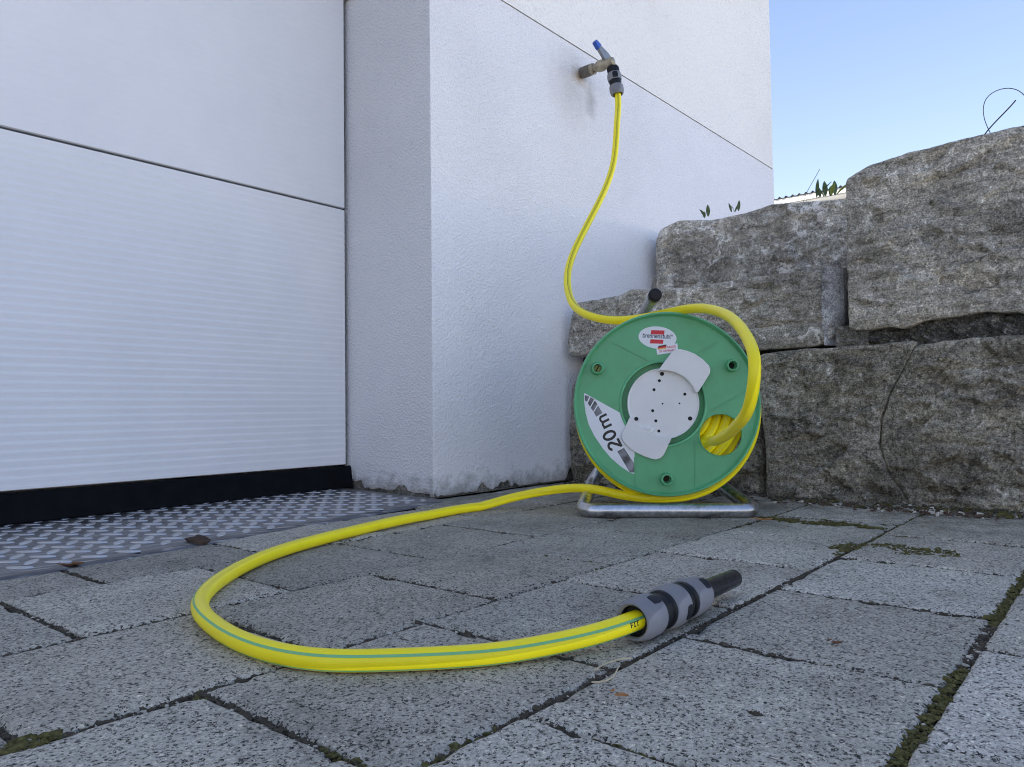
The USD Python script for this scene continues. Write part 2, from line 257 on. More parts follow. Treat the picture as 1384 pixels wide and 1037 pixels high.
plain('grit_dark', (0.07, 0.058, 0.042), 0.95, vary=0.5, vs=200, spec=0.2)
plain('grit_light', (0.46, 0.42, 0.35), 0.85, vary=0.5, vs=130)
plain('bark_bits', (0.085, 0.047, 0.032), 0.9, vary=0.5, vs=60)
plain('dead_leaf_brown', (0.16, 0.075, 0.035), 0.75, vary=0.5, vs=120, bump=0.001)
plain('dead_leaf_orange', (0.42, 0.20, 0.07), 0.7, vary=0.4, vs=120, bump=0.001)
plain('straw', (0.50, 0.42, 0.27), 0.7, vary=0.2, vs=90)
plain('stem_dark', (0.05, 0.045, 0.045), 0.7)
plain('stem_grey', (0.22, 0.22, 0.17), 0.7)
plain('blossom', (0.75, 0.55, 0.48), 0.7)
M('leaf_green', {'g': ('geometry', {}), 'n': ('noise_texture', {'scale': 90.0, 'detail': 3.0}), 'r': ('rgb_ramp', {'ramp': [(0.3, (0.075, 0.12, 0.05)), (0.7, (0.17, 0.23, 0.11))]}),
    'p': ('principled_bsdf', {'roughness': 0.5}), 't': ('translucent_bsdf', {'color': (0.12, 0.2, 0.04)}), 'm': ('mix_closure', {'fac': 0.25})},
  [('g.position', 'n.vector'), ('n.fac', 'r.fac'), ('r.color', 'p.base_color'), ('p.BSDF', 'm.closure1'), ('t.BSDF', 'm.closure2')], surface='m.closure')
M('leaf_yellow', {'p': ('principled_bsdf', {'base_color': (0.28, 0.32, 0.07), 'roughness': 0.5}), 't': ('translucent_bsdf', {'color': (0.35, 0.4, 0.06)}), 'm': ('mix_closure', {'fac': 0.3})},
  [('p.BSDF', 'm.closure1'), ('t.BSDF', 'm.closure2')], surface='m.closure')

M('door_paint', {'g': ('geometry', {}), 'mp': ('mapping', {'scale': (14.0, 14.0, 130.0)}), 'n': ('noise_texture', {'scale': 3.0, 'detail': 4.0, 'roughness': 0.6}), 'b': ('bump', {'distance': 0.0009, 'strength': 0.5}),
    'd': ('noise_texture', {'scale': 3.0, 'detail': 6.0, 'roughness': 0.7}), 'r': ('rgb_ramp', {'ramp': [(0.3, (0.58, 0.58, 0.585)), (0.7, (0.64, 0.635, 0.635))]}), 'rr': ('map_range', {'from_min': 0.3, 'from_max': 0.7, 'to_min': 0.30, 'to_max': 0.42}),
    'p': ('principled_bsdf', {'roughness': 0.36, 'specular_ior_level': 0.5})},
  [('g.position', 'mp.vector'), ('mp.vector', 'n.vector'), ('n.fac', 'b.height'), ('b.normal', 'p.normal'), ('g.position', 'd.vector'), ('d.fac', 'r.fac'), ('r.color', 'p.base_color'), ('d.fac', 'rr.value'), ('rr.result', 'p.roughness')])
plain('rubber', (0.005, 0.0055, 0.007), 0.6, vary=0.4, vs=30, rv=0.1, spec=0.04)
plain('gap_dark', (0.02, 0.02, 0.022), 0.7)
M('aluminium', {'g': ('geometry', {}), 'mp': ('mapping', {'rotation': (0, 0, 0.9), 'scale': (20.0, 320.0, 60.0)}), 'n': ('noise_texture', {'scale': 1.0, 'detail': 4.0}), 'n2': ('noise_texture', {'scale': 14.0, 'detail': 6.0, 'roughness': 0.7}),
    'r': ('rgb_ramp', {'ramp': [(0.3, (0.11, 0.11, 0.12)), (0.55, (0.20, 0.20, 0.21)), (0.72, (0.55, 0.55, 0.55))]}), 'a': ('math', {'math_type': 'multiply_add', 'value2': 0.5}), 'm': ('map_range', {'from_min': 0.35, 'from_max': 0.65, 'to_min': 0.30, 'to_max': 0.50}),
    'p': ('principled_bsdf', {'metallic': 1.0})},
  [('g.position', 'mp.vector'), ('mp.vector', 'n.vector'), ('g.position', 'n2.vector'), ('n.fac', 'a.value1'), ('n2.fac', 'a.value3'), ('n2.fac', 'm.value'), ('n.fac', 'r.fac'), ('r.color', 'p.base_color'), ('m.result', 'p.roughness')])
plain('aluminium_bar', (0.55, 0.55, 0.56), 0.42, metal=1.0, vary=0.12, vs=30, rv=0.08)
plain('steel', (0.50, 0.50, 0.51), 0.30, metal=1.0, vary=0.15, vs=70, rv=0.07)

M('hose_yellow', {'u': ('uvmap', {}), 'sx': ('separate_xyz', {}), 'a': ('math', {'math_type': 'multiply', 'value2': 1500.0}), 'c': ('math', {'math_type': 'multiply', 'value2': 100.53}),
    's1': ('math', {'math_type': 'add'}), 's2': ('math', {'math_type': 'subtract'}), 'w1': ('math', {'math_type': 'sine'}), 'w2': ('math', {'math_type': 'sine'}), 'mx': ('math', {'math_type': 'maximum'}),
    'b': ('bump', {'distance': 0.00007, 'strength': 0.4}), 'g': ('geometry', {}), 'n': ('noise_texture', {'scale': 25.0, 'detail': 4.0}),
    'r': ('rgb_ramp', {'ramp': [(0.3, (0.93, 0.77, 0.010)), (0.7, (0.96, 0.81, 0.013))]}), 'rr': ('map_range', {'from_min': 0.3, 'from_max': 0.7, 'to_min': 0.33, 'to_max': 0.45}),
    'p': ('principled_bsdf', {'roughness': 0.38, 'specular_ior_level': 0.4})},
  [('u.UV', 'sx.vector'), ('sx.x', 'a.value1'), ('sx.y', 'c.value1'), ('a.value', 's1.value1'), ('c.value', 's1.value2'), ('a.value', 's2.value1'), ('c.value', 's2.value2'), ('s1.value', 'w1.value1'), ('s2.value', 'w2.value1'),
   ('w1.value', 'mx.value1'), ('w2.value', 'mx.value2'), ('mx.value', 'b.height'), ('b.normal', 'p.normal'), ('g.position', 'n.vector'), ('n.fac', 'r.fac'), ('r.color', 'p.base_color'), ('n.fac', 'rr.value'), ('rr.result', 'p.roughness')])
plain('hose_green', (0.20, 0.48, 0.20), 0.4)
plain('stripe_dark', (0.20, 0.22, 0.03), 0.45)
plain('print_black', (0.02, 0.02, 0.015), 0.5)
plain('coupling_grey', (0.19, 0.188, 0.198), 0.48, vary=0.06, vs=50, bump=0.0002, bs=900)
plain('coupling_black', (0.006, 0.0065, 0.008), 0.45, vary=0.2, vs=80, bump=0.0002, bs=700, spec=0.3)
plain('coupling_inlay', (0.010, 0.011, 0.018), 0.5, spec=0.3)
plain('nozzle_black', (0.007, 0.007, 0.009), 0.25, rv=0.06, vs=60, spec=0.45)
plain('tap_metal', (0.36, 0.32, 0.23), 0.48, metal=0.85, vary=0.3, vs=90, rv=0.12, bump=0.0006, bs=400)
plain('tap_dull', (0.16, 0.145, 0.12), 0.55, metal=0.6, vary=0.3, vs=120, bump=0.0005, bs=500)
plain('lever_grey', (0.24, 0.245, 0.25), 0.45, metal=0.7, vary=0.15, vs=80)
plain('lever_blue', (0.02, 0.08, 0.36), 0.4)
plain('reel_green', (0.11, 0.385, 0.18), 0.42, vary=0.10, vs=26, rv=0.09, bump=0.00012, bs=900)
plain('reel_white', (0.74, 0.73, 0.71), 0.42, vary=0.03, vs=20, bump=0.0001, bs=900)
plain('hole_black', (0.008, 0.008, 0.010), 0.8)
plain('sticker_white', (0.74, 0.75, 0.77), 0.35)
plain('red_print', (0.62, 0.015, 0.03), 0.4)
plain('navy_print', (0.012, 0.018, 0.055), 0.4)
plain('flag_gold', (0.75, 0.45, 0.12), 0.4)
M('silver_print', {'t': ('texture_coordinate', {}), 'mp': ('mapping', {'location': (0, 0, 0), 'rotation': (0, 0.5, 0), 'scale': (60.0, 60.0, 60.0)}), 'n': ('noise_texture', {'scale': 1.2, 'detail': 1.0}),
    'r': ('rgb_ramp', {'ramp': [(0.35, (0.06, 0.06, 0.065)), (0.65, (0.26, 0.26, 0.28))]}), 'p': ('principled_bsdf', {'roughness': 0.4})}, [('t.object', 'mp.vector'), ('mp.vector', 'n.vector'), ('n.fac', 'r.fac'), ('r.color', 'p.base_color')])
plain('cap_black', (0.007, 0.007, 0.009), 0.5, spec=0.3)
plain('brown_dark', (0.05, 0.03, 0.02), 0.8)
plain('shed_white', (0.78, 0.78, 0.76), 0.6, vary=0.05, vs=3)
plain('shed_roof', (0.06, 0.055, 0.055), 0.7)

# ------------------------------------------------------------------ ground (one sheet out to the horizon, rising behind the stone wall)
def ground_sheet():
    xs = np.unique(np.r_[-400, -120, -40, np.linspace(-12, -2, 11), np.linspace(-1.5, 1.6, 12), 1.64, 1.70, 1.78, 1.9, 2.05, 2.2, 2.5, 3, 4, 6, 9, 13, 20, 40, 120, 400])
    ys = np.unique(np.r_[-400, -120, -40, np.linspace(-12, -2, 11), np.linspace(-1.5, 1.14, 10), 1.2, 1.6, 3, 6, 9, 14, 20, 40, 120, 400])
    X, Y = np.meshgrid(xs, ys, indexing='ij')
    t = np.clip((X-1.78)/0.35, 0, 1); Z = -0.02+0.69*t*t*(3-2*t)
    Z = np.where(X > 2.15, Z+0.02*fbm(np.stack([X, Y, 0*X], -1), 0.7), Z)
    return TM(np.stack([X, Y, Z], -1).reshape(-1, 3), grid_faces(len(xs), len(ys))[:, ::-1])
g = ground_sheet()
if g.face_normals[0][2] < 0: g.invert()
tag(obj('ground', g, 'ground_soil', smooth=True), 'pale bare ground around the house and behind the stone wall', 'ground', kind='structure')

# ------------------------------------------------------------------ pavement: every paver a piece of its own
pave = tag(xf('pavement'), 'grey speckled square concrete pavers laid in staggered rows', 'pavement', kind='structure')
PITCH = 0.20489
rows = [(-1.25, -1.06), (-1.06, -0.866), (-0.866, -0.674), (-0.674, -0.48), (-0.48, -0.286), (-0.286, -0.09), (-0.09, 0.104), (0.104, 0.296), (0.296, 0.490), (0.490, 0.686), (0.686, 0.882), (0.882, 1.056), (1.056, 1.137)]
gapY = {0.104: 0.0075, 0.296: 0.0052, 0.490: 0.0045, 0.686: 0.0038}
def paver_mesh(x0, x1, y0, y1, seed, n):
    a = np.linspace(0, 1, n); a = 0.5-0.5*np.cos(PI*(a**1.0)) if n > 6 else a      # denser at the rim
    A, B = np.meshgrid(a, a, indexing='ij'); X = x0+(x1-x0)*A; Y = y0+(y1-y0)*B
    P = np.stack([X, Y, np.full_like(X, seed*3.7)], -1)
    e = np.minimum(np.minimum(A, 1-A)*(x1-x0), np.minimum(B, 1-B)*(y1-y0))          # distance to the rim
    z = 0.0007*fbm(P, 30, 3)+0.0008*fbm(P, 160, 2, 3)*np.clip(e/0.004, 0.2, 1)
    z -= np.clip(1-e/0.0035, 0, 1)**2*0.0022
    ch = np.clip(fbm(P, 55, 3, 9)-0.10, 0, 1)*np.clip(1-e/0.009, 0, 1); z -= ch*0.03    # chipped arrises
    z += rng.normal(0, 0.0006)+rng.normal(0, 0.004)*(X-(x0+x1)/2)+rng.normal(0, 0.004)*(Y-(y0+y1)/2)
    w = np.clip(1-e/0.008, 0, 1); jx = 0.0034*fbm(P, 75, 4, 5)*w; jy = 0.0034*fbm(P, 75, 4, 6)*w
    top = np.stack([X+jx, Y+jy, z], -1).reshape(-1, 3); f = grid_faces(n, n)
    rim = np.r_[np.arange(n)*n, (n-1)*n+np.arange(1, n), (np.arange(n-2, -1, -1))*n+n-1, np.arange(n-2, 0, -1)]
    low = top[rim].copy(); low[:, 2] = -0.05; k = len(rim); j = np.arange(k)
    f2 = np.vstack([np.stack([rim, n*n+j, n*n+(j+1) % k], 1), np.stack([rim, n*n+(j+1) % k, rim[(j+1) % k]], 1)])
    m = TM(np.vstack([top, low]), np.vstack([f[:, ::-1], f2]))
    if m.face_normals[0][2] < 0: m.invert()
    return m
joints = []      # (kind, fixed, lo, hi, width): where the joint moss and grit lie
pid = 0
for ri, (y0, y1) in enumerate(rows):
    off = 0.36168 if (ri % 2) == 1 else 0.26141
    gy0, gy1 = gapY.get(y0, 0.0036)/2, gapY.get(y1, 0.0036)/2
    k0 = math.floor((-1.25-off)/PITCH)
    for k in range(k0, 16):
        x0, x1 = off+k*PITCH, off+(k+1)*PITCH
        if x1 > 1.63: x1 = 1.63
        if x1-x0 < 0.03: continue
        if ri == 12 and x1 < 1.0: continue
        if ri == 12 and x0 < 1.0: x0 = 1.0
        g0, g1 = 0.0019+0.0008*rng.random(), 0.0019+0.0008*rng.random()
        d = math.hypot((x0+x1)/2-0.5, (y0+y1)/2-0.3); n = 34 if d < 0.35 and y1 > 0 else (26 if d < 0.9 and y1 > -0.2 else 9)
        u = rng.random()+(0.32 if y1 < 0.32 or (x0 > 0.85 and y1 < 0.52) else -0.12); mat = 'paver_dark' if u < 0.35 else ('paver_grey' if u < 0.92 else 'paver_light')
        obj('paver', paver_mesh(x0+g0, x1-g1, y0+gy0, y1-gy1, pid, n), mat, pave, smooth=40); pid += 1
        joints.append(('x', x0, y0, y1, 0.0045))
    joints.append(('y', y0, -1.2, 1.6, gapY.get(y0, 0.0036)))
# joint filling
nx, ny = 330, 280
X, Y = np.meshgrid(np.linspace(-1.3, 1.66, nx), np.linspace(-1.3, 1.137, ny), indexing='ij')
Z = -0.0052+0.004*fbm(np.stack([X, Y, 0*X], -1), 40, 4)
m = TM(np.stack([X, Y, Z], -1).reshape(-1, 3), grid_faces(nx, ny)); m = m if m.face_normals[0][2] > 0 else (m.invert() or m)
obj('joint_filling', m, 'soil', pave, smooth=True)

# moss, grit and crumbs lying in the joints
def blobs(P, S, seed, flat=0.6):
    r = np.random.default_rng(seed); ico = trimesh.creation.icosahedron(); n = len(P); bv = ico.vertices
    V = bv[None]*(1+0.35*r.normal(size=(n, len(bv), 1)))*S[:, None, None]*np.stack([r.uniform(0.7, 1.4, n), r.uniform(0.7, 1.4, n), np.full(n, flat)], -1)[:, None]
    V = V+P[:, None]; Fc = ico.faces[None]+(np.arange(n)*len(bv))[:, None, None]
    return TM(V.reshape(-1, 3), Fc.reshape(-1, 3))
Pm, Sm, Pg, Sg, Pl, Sl = [], [], [], [], [], []
for kind, c, lo, hi, w in joints:
    ln = hi-lo
    for _ in range(int(ln*1700*(0.6+w/0.006))):
        t = lo+ln*rng.random(); o = rng.normal(0, w*0.42); p = np.array([c+o, t, 0]) if kind == 'x' else np.array([t, c+o, 0])
        d = math.hypot(p[0]-0.1, p[1]-0.1)
        if p[0] < 0.05 or p[1] < -0.05 or d > 1.55 or (d > 0.8 and rng.random() < 0.55): continue
        q = fbm(np.array([p]), 7, 3, 4)[0]+0.25*(w > 0.006)
        s = abs(rng.normal(0, 0.0009))+0.0006
        if q > 0.07 and rng.random() < 0.75: Pm.append(p+[0, 0, rng.uniform(-0.0042, -0.0015)+0.0016*(w > 0.006)]); Sm.append(s*1.0)
        elif rng.random() < (0.90 if w > 0.006 else 0.955): Pg.append(p+[0, 0, rng.uniform(-0.004, -0.0018)]); Sg.append(s*1.1)
        else: Pl.append(p+[0, 0, -0.0022]); Sl.append(s*0.75)
def patch(cx, cy, rx, ry, n, P, S, z=0.0005, s0=0.0012, cut=0.0):
    for _ in range(n):
        a = rng.random()*2*PI; r = math.sqrt(rng.random()); p = np.array([cx+rx*r*math.cos(a), cy+ry*r*math.sin(a), z])
        if fbm(np.array([p]), 40, 3, 8)[0]+0.25*(1-r) > cut: P.append(p+[0, 0, rng.uniform(-0.0006, 0.0008)]); S.append(abs(rng.normal(0, s0))+0.0006)
patch(1.235, 0.42, 0.02, 0.12, 1100, Pm, Sm, cut=0.05, z=0.0)          # moss mats near the wall
patch(1.03, 0.300, 0.05, 0.02, 300, Pm, Sm, cut=0.05)
patch(1.07, 0.235, 0.035, 0.06, 700, Pm, Sm, cut=0.07, z=0.0, s0=0.0009)
patch(0.45, 0.186, 0.004, 0.003, 22, Pg, Sg, cut=-1, z=0.0, s0=0.0006)
patch(0.163, 0.492, 0.016, 0.009, 220, Pm, Sm, cut=-0.2, z=-0.001)
patch(0.262, 0.49, 0.012, 0.012, 25, Pm, Sm, cut=-1, z=-0.003)
patch(1.49, 0.25, 0.05, 0.42, 900, Pm, Sm, cut=0.02, z=0.002, s0=0.0018)
tag(obj('moss', blobs(np.array(Pm), np.array(Sm), 1, 0.55), 'moss'), 'olive green moss growing in the paver joints and by the wall foot', 'moss', kind='stuff')
patch(1.49, 0.25, 0.06, 0.45, 800, Pg, Sg, cut=0.0, z=0.002, s0=0.002)
patch(1.54, 0.85, 0.05, 0.28, 500, Pg, Sg, cut=0.0, z=0.003, s0=0.0025)
tag(obj('soil_crumbs', blobs(np.array(Pg), np.array(Sg), 2), 'grit_dark'), 'dark soil crumbs lying in the paver joints', 'soil', kind='stuff')
patch(1.46, 0.25, 0.055, 0.42, 70, Pl, Sl, cut=-0.03, z=0.003, s0=0.0017)
patch(1.44, 0.27, 0.03, 0.04, 26, Pl, Sl, cut=-0.1, z=0.003, s0=0.0022)
patch(1.54, 0.95, 0.05, 0.16, 30, Pl, Sl, cut=-0.05, z=0.004, s0=0.0018)
patch(0.7, 0.6, 0.6, 0.45, 70, Pl, Sl, cut=-0.2, z=0.001, s0=0.0006)
tag(obj('gravel', blobs(np.array(Pl), np.array(Sl), 3, 0.7), 'grit_light'), 'small pale pebbles scattered over the pavers and at the wall foot', 'gravel', kind='stuff')
Pb, Sb = [], []
patch(1.455, 0.24, 0.055, 0.42, 330, Pb, Sb, cut=-0.02, z=0.003, s0=0.0022)
patch(1.44, 0.26, 0.03, 0.05, 60, Pb, Sb, cut=-0.1, z=0.003, s0=0.0026)
tag(obj('bark_litter', blobs(np.array(Pb), np.array(Sb), 4, 0.35), 'bark_bits'), 'reddish brown bark and leaf fragments along the foot of the stone wall', 'litter', kind='stuff')

# ------------------------------------------------------------------ house with plinth, reveal and garage door
WY, CX, DY, EX = 1.1396, 1.1135, 1.4156, 3.072
HTOP = 2.85
house = tag(xf('house'), 'white rendered house with grey sectional garage door', 'house')
def plinth():
    r = 0.0025
    s = [np.array([CX, DY+0.05])]+[np.array([CX, y]) for y in np.arange(DY, WY+r, -0.004)]
    s += [np.array([CX+r-r*math.cos(t), WY+r-r*math.sin(t)]) for t in np.linspace(0, PI/2, 5)]
    s += [np.array([x, WY]) for x in np.arange(CX+r+0.004, 1.64, 0.004)]+[np.array([x, WY]) for x in np.arange(1.66, EX-0.03, 0.05)]
    s += [np.array([EX-0.012+0.012*math.sin(t), WY+0.012-0.012*math.cos(t)]) for t in np.linspace(0, PI/2, 5)]+[np.array([EX, 2.5]), np.array([EX, 9.0])]
    s = np.array(s); d = np.r_[0, np.cumsum(np.linalg.norm(np.diff(s, axis=0), axis=1))]
    q = np.stack([d, 0*d, 0*d], -1)
    chip = np.clip(fbm(q, 22, 3, 21)-0.02, 0, 1)*0.085+np.clip(fbm(q, 60, 3, 22), 0, 1)*0.012
    chip[(d < 0.06)] = 0.05*(1-np.abs(d[d < 0.06]-0.045)/0.05)
    z0 = 0.004+np.clip(chip, 0, 0.05)+np.where(s[:, 1] > WY+0.01, 0.006, 0)
    t = np.gradient(s, axis=0); t /= np.linalg.norm(t, axis=1, keepdims=True); nrm = np.stack([t[:, 1], -t[:, 0]], 1)   # outwards
    if (nrm[len(s)//2]@[0, -1]) < 0: nrm = -nrm
    lev = [0, 0, 0.004, 0.012, 0.03, 0.06, 0.12, 0.3, 0.6, 0.9, 1.14]
    V = []
    for i, l in enumerate(lev):
        o = s-nrm*0.007 if i == 0 else (s-nrm*0.001 if i == 1 else s)
        z = z0+l if i < 4 else np.maximum(l+0.02, z0+0.014) if l < 0.1 else np.full(len(s), l)
        if i == len(lev)-1: z = np.full(len(s), 1.1485)
        V.append(np.c_[o, z])
    V = np.array(V); w = 0.0012*fbm(V.reshape(-1, 3), 5, 3).reshape(V.shape[:2]); V[:, :, :2] += (nrm*1.0)[None]*w[..., None]
    f = grid_faces(len(lev), len(s)); m = TM(V.reshape(-1, 3), f)
    c = m.triangles_center; i = np.argmin(np.linalg.norm(c-[1.4, WY, 0.6], axis=1))
    if m.face_normals[i][1] > 0: m.invert()
    return m
obj('plinth_wall', plinth(), 'plaster_plinth', house, smooth=50)
core = Polygon([(CX+0.0065, DY+0.08), (CX+0.0065, WY+0.0065), (EX-0.007, WY+0.0065), (EX-0.007, 9), (CX+0.0065, 9)])
mb = ext(core, 1.14); obj('base_mortar', mb, 'mortar', house)
up = Polygon([(CX-0.004, DY+0.08), (CX-0.004, WY+0.0030), (EX-0.022, WY+0.0030), (EX-0.022, 9.01), (CX-0.004, 9.01)])
mu = ext(up.buffer(0.005).buffer(0), HTOP-1.1500); mu.apply_translation([0, 0, 1.1500])
obj('upper_wall', mu, 'plaster_upper', house, smooth=30)
lint = bx(-1.6, CX-0.0105, WY-0.006, 9.0, 2.25, HTOP); obj('upper_wall', lint, 'plaster_upper', house)
obj('pier_wall', bx(-6.0, -1.6, WY, 9.0, 0.0, HTOP), 'plaster_upper', house)
obj('roof', bx(-6.2, 3.3, WY-0.10, 9.3, HTOP+0.01, HTOP+0.17), 'shed_roof', house)
door = xf('garage_door', house)
def panel(z0, z1, amp, ph=0.0):
    zs = np.arange(z0+0.006, z1-0.006, 0.00142); t = (zs/0.0142+ph) % 1.0
    y = -amp*np.where(t < 0.72, t/0.72, (1-t)/0.28)+amp*0.5
    fade = np.clip(np.minimum(zs-z0, z1-zs)/0.03, 0, 1); y = y*(0.25+0.75*fade)
    zs = np.r_[z0, z0, z0+0.0015, zs, z1-0.0015, z1, z1]; y = np.r_[0.035, 0.003, 0.0, y, 0.0, 0.003, 0.035]
    xs = np.array([-1.59, -0.6, 0.2, 0.7, CX-0.010])
    Xg, K = np.meshgrid(xs, np.arange(len(zs)), indexing='ij')
    m = TM(np.stack([Xg, DY+y[K], zs[K]], -1).reshape(-1, 3), grid_faces(len(xs), len(zs)))
    if m.face_normals[len(m.faces)//2][1] > 0: m.invert()
    return m
obj('door_panel', panel(0.062, 0.6515, 0.0010), 'door_paint', door, smooth=25)
obj('door_panel', panel(0.6550, 1.250, 0.00025), 'door_paint', door, smooth=25)
obj('door_panel', panel(1.2535, 2.24, 0.00025), 'door_paint', door, smooth=25)
obj('side_seal', bx(CX-0.016, CX-0.0005, DY+0.014, DY+0.04, 0.01, 2.24), 'rubber', door)  # dark strip added for the shaded gap between door and reveal
obj('panel_joint', bx(-1.59, CX-0.001, DY+0.012, DY+0.03, 0.64, 1.27), 'gap_dark', door)
sl = Polygon([(0, 0.058), (-0.004, 0.060), (-0.009, 0.056), (-0.012, 0.030), (-0.016, 0.012), (-0.014, 0.0098), (0.02, 0.0098), (0.02, 0.058)])
ms = trimesh.creation.extrude_polygon(sl, CX-0.001+1.59, engine='earcut'); v = ms.vertices.copy(); ms.vertices = np.stack([-1.59+v[:, 2], DY+v[:, 0], v[:, 1]], 1)
obj('bottom_seal', ms, 'rubber', door, smooth=30)

# ------------------------------------------------------------------ aluminium tread plate in front of the door
plate = tag(xf('threshold_plate'), 'worn aluminium tread plate lying under the garage door', 'metal plate')
px0, px1 = -1.58, 1.085
def front_y(x): return 1.006+0.075*(x-0.32)/0.68 if x > 0.32 else 1.006
def ztop(x, y=1.4): return 0.0040+0.0045*np.clip((y-front_y(x))/0.3, 0, 1)+0.003*np.clip(x-0.3, -0.5, 1)
xs = np.arange(px0, px1+0.001, 0.012); prof = []
for x in xs:
    y = front_y(x)+0.0012*math.sin(x*70); zf = ztop(x, front_y(x)); zt = ztop(x)
    prof.append([(x, y-0.009, -0.001), (x, y-0.0075, 0.0012), (x, y-0.003, zf-0.0012), (x, y+0.002, zf-0.0003), (x, y+0.008, zf), (x, front_y(x)+0.3, zt), (x, DY+0.02, zt+0.0003)])
V = np.array(prof); m = TM(V.reshape(-1, 3), grid_faces(len(xs), 7)); m = m if m.face_normals[9][2] > 0 else (m.invert() or m)
obj('sheet', m, 'aluminium', plate, smooth=40)
def lozenge():
    a = np.linspace(0, 2*PI, 14, endpoint=False); l, w, h = 0.0175, 0.0066, 0.0013
    c = np.sign(np.cos(a))*np.abs(np.cos(a))**0.9; s = np.sin(a)*(1-0.25*np.abs(c)**3)
    V = np.vstack([np.c_[l*c, w*s, np.full(14, -0.0006)], np.c_[l*0.93*c, w*0.80*s, np.full(14, h*0.75)], np.c_[l*0.80*c, w*0.45*s, np.full(14, h)], [[0, 0, h*1.05]]])
    f = np.vstack([grid_faces(3, 14, wrap=True), np.stack([28+np.arange(14), 28+(np.arange(14)+1) % 14, np.full(14, 42)], 1)])
    m = TM(V, f); return m if m.face_normals[-1][2] > 0 else (m.invert() or m)
LZ = lozenge(); bars = []
for i in range(-46, 17):
    for j in range(0, 9):
        for k in (0, 1):
            x, y = 0.449+0.0415*(i+0.5*k), 1.030+0.0500*(j+0.5*k); ang = math.radians(-50 if k == 0 else 50)
            if y < front_y(x)+0.0085 or y > DY-0.004 or x > px1-0.02 or x < px0+0.02: continue
            if x > CX-0.01: continue
            q = LZ.copy(); q.apply_transform(trimesh.transformations.rotation_matrix(ang, [0, 0, 1])); q.apply_translation([x, y, ztop(x, y)]); bars.append(q)
p = obj('tread_pattern', cat(*bars), 'aluminium_bar', plate, smooth=35)

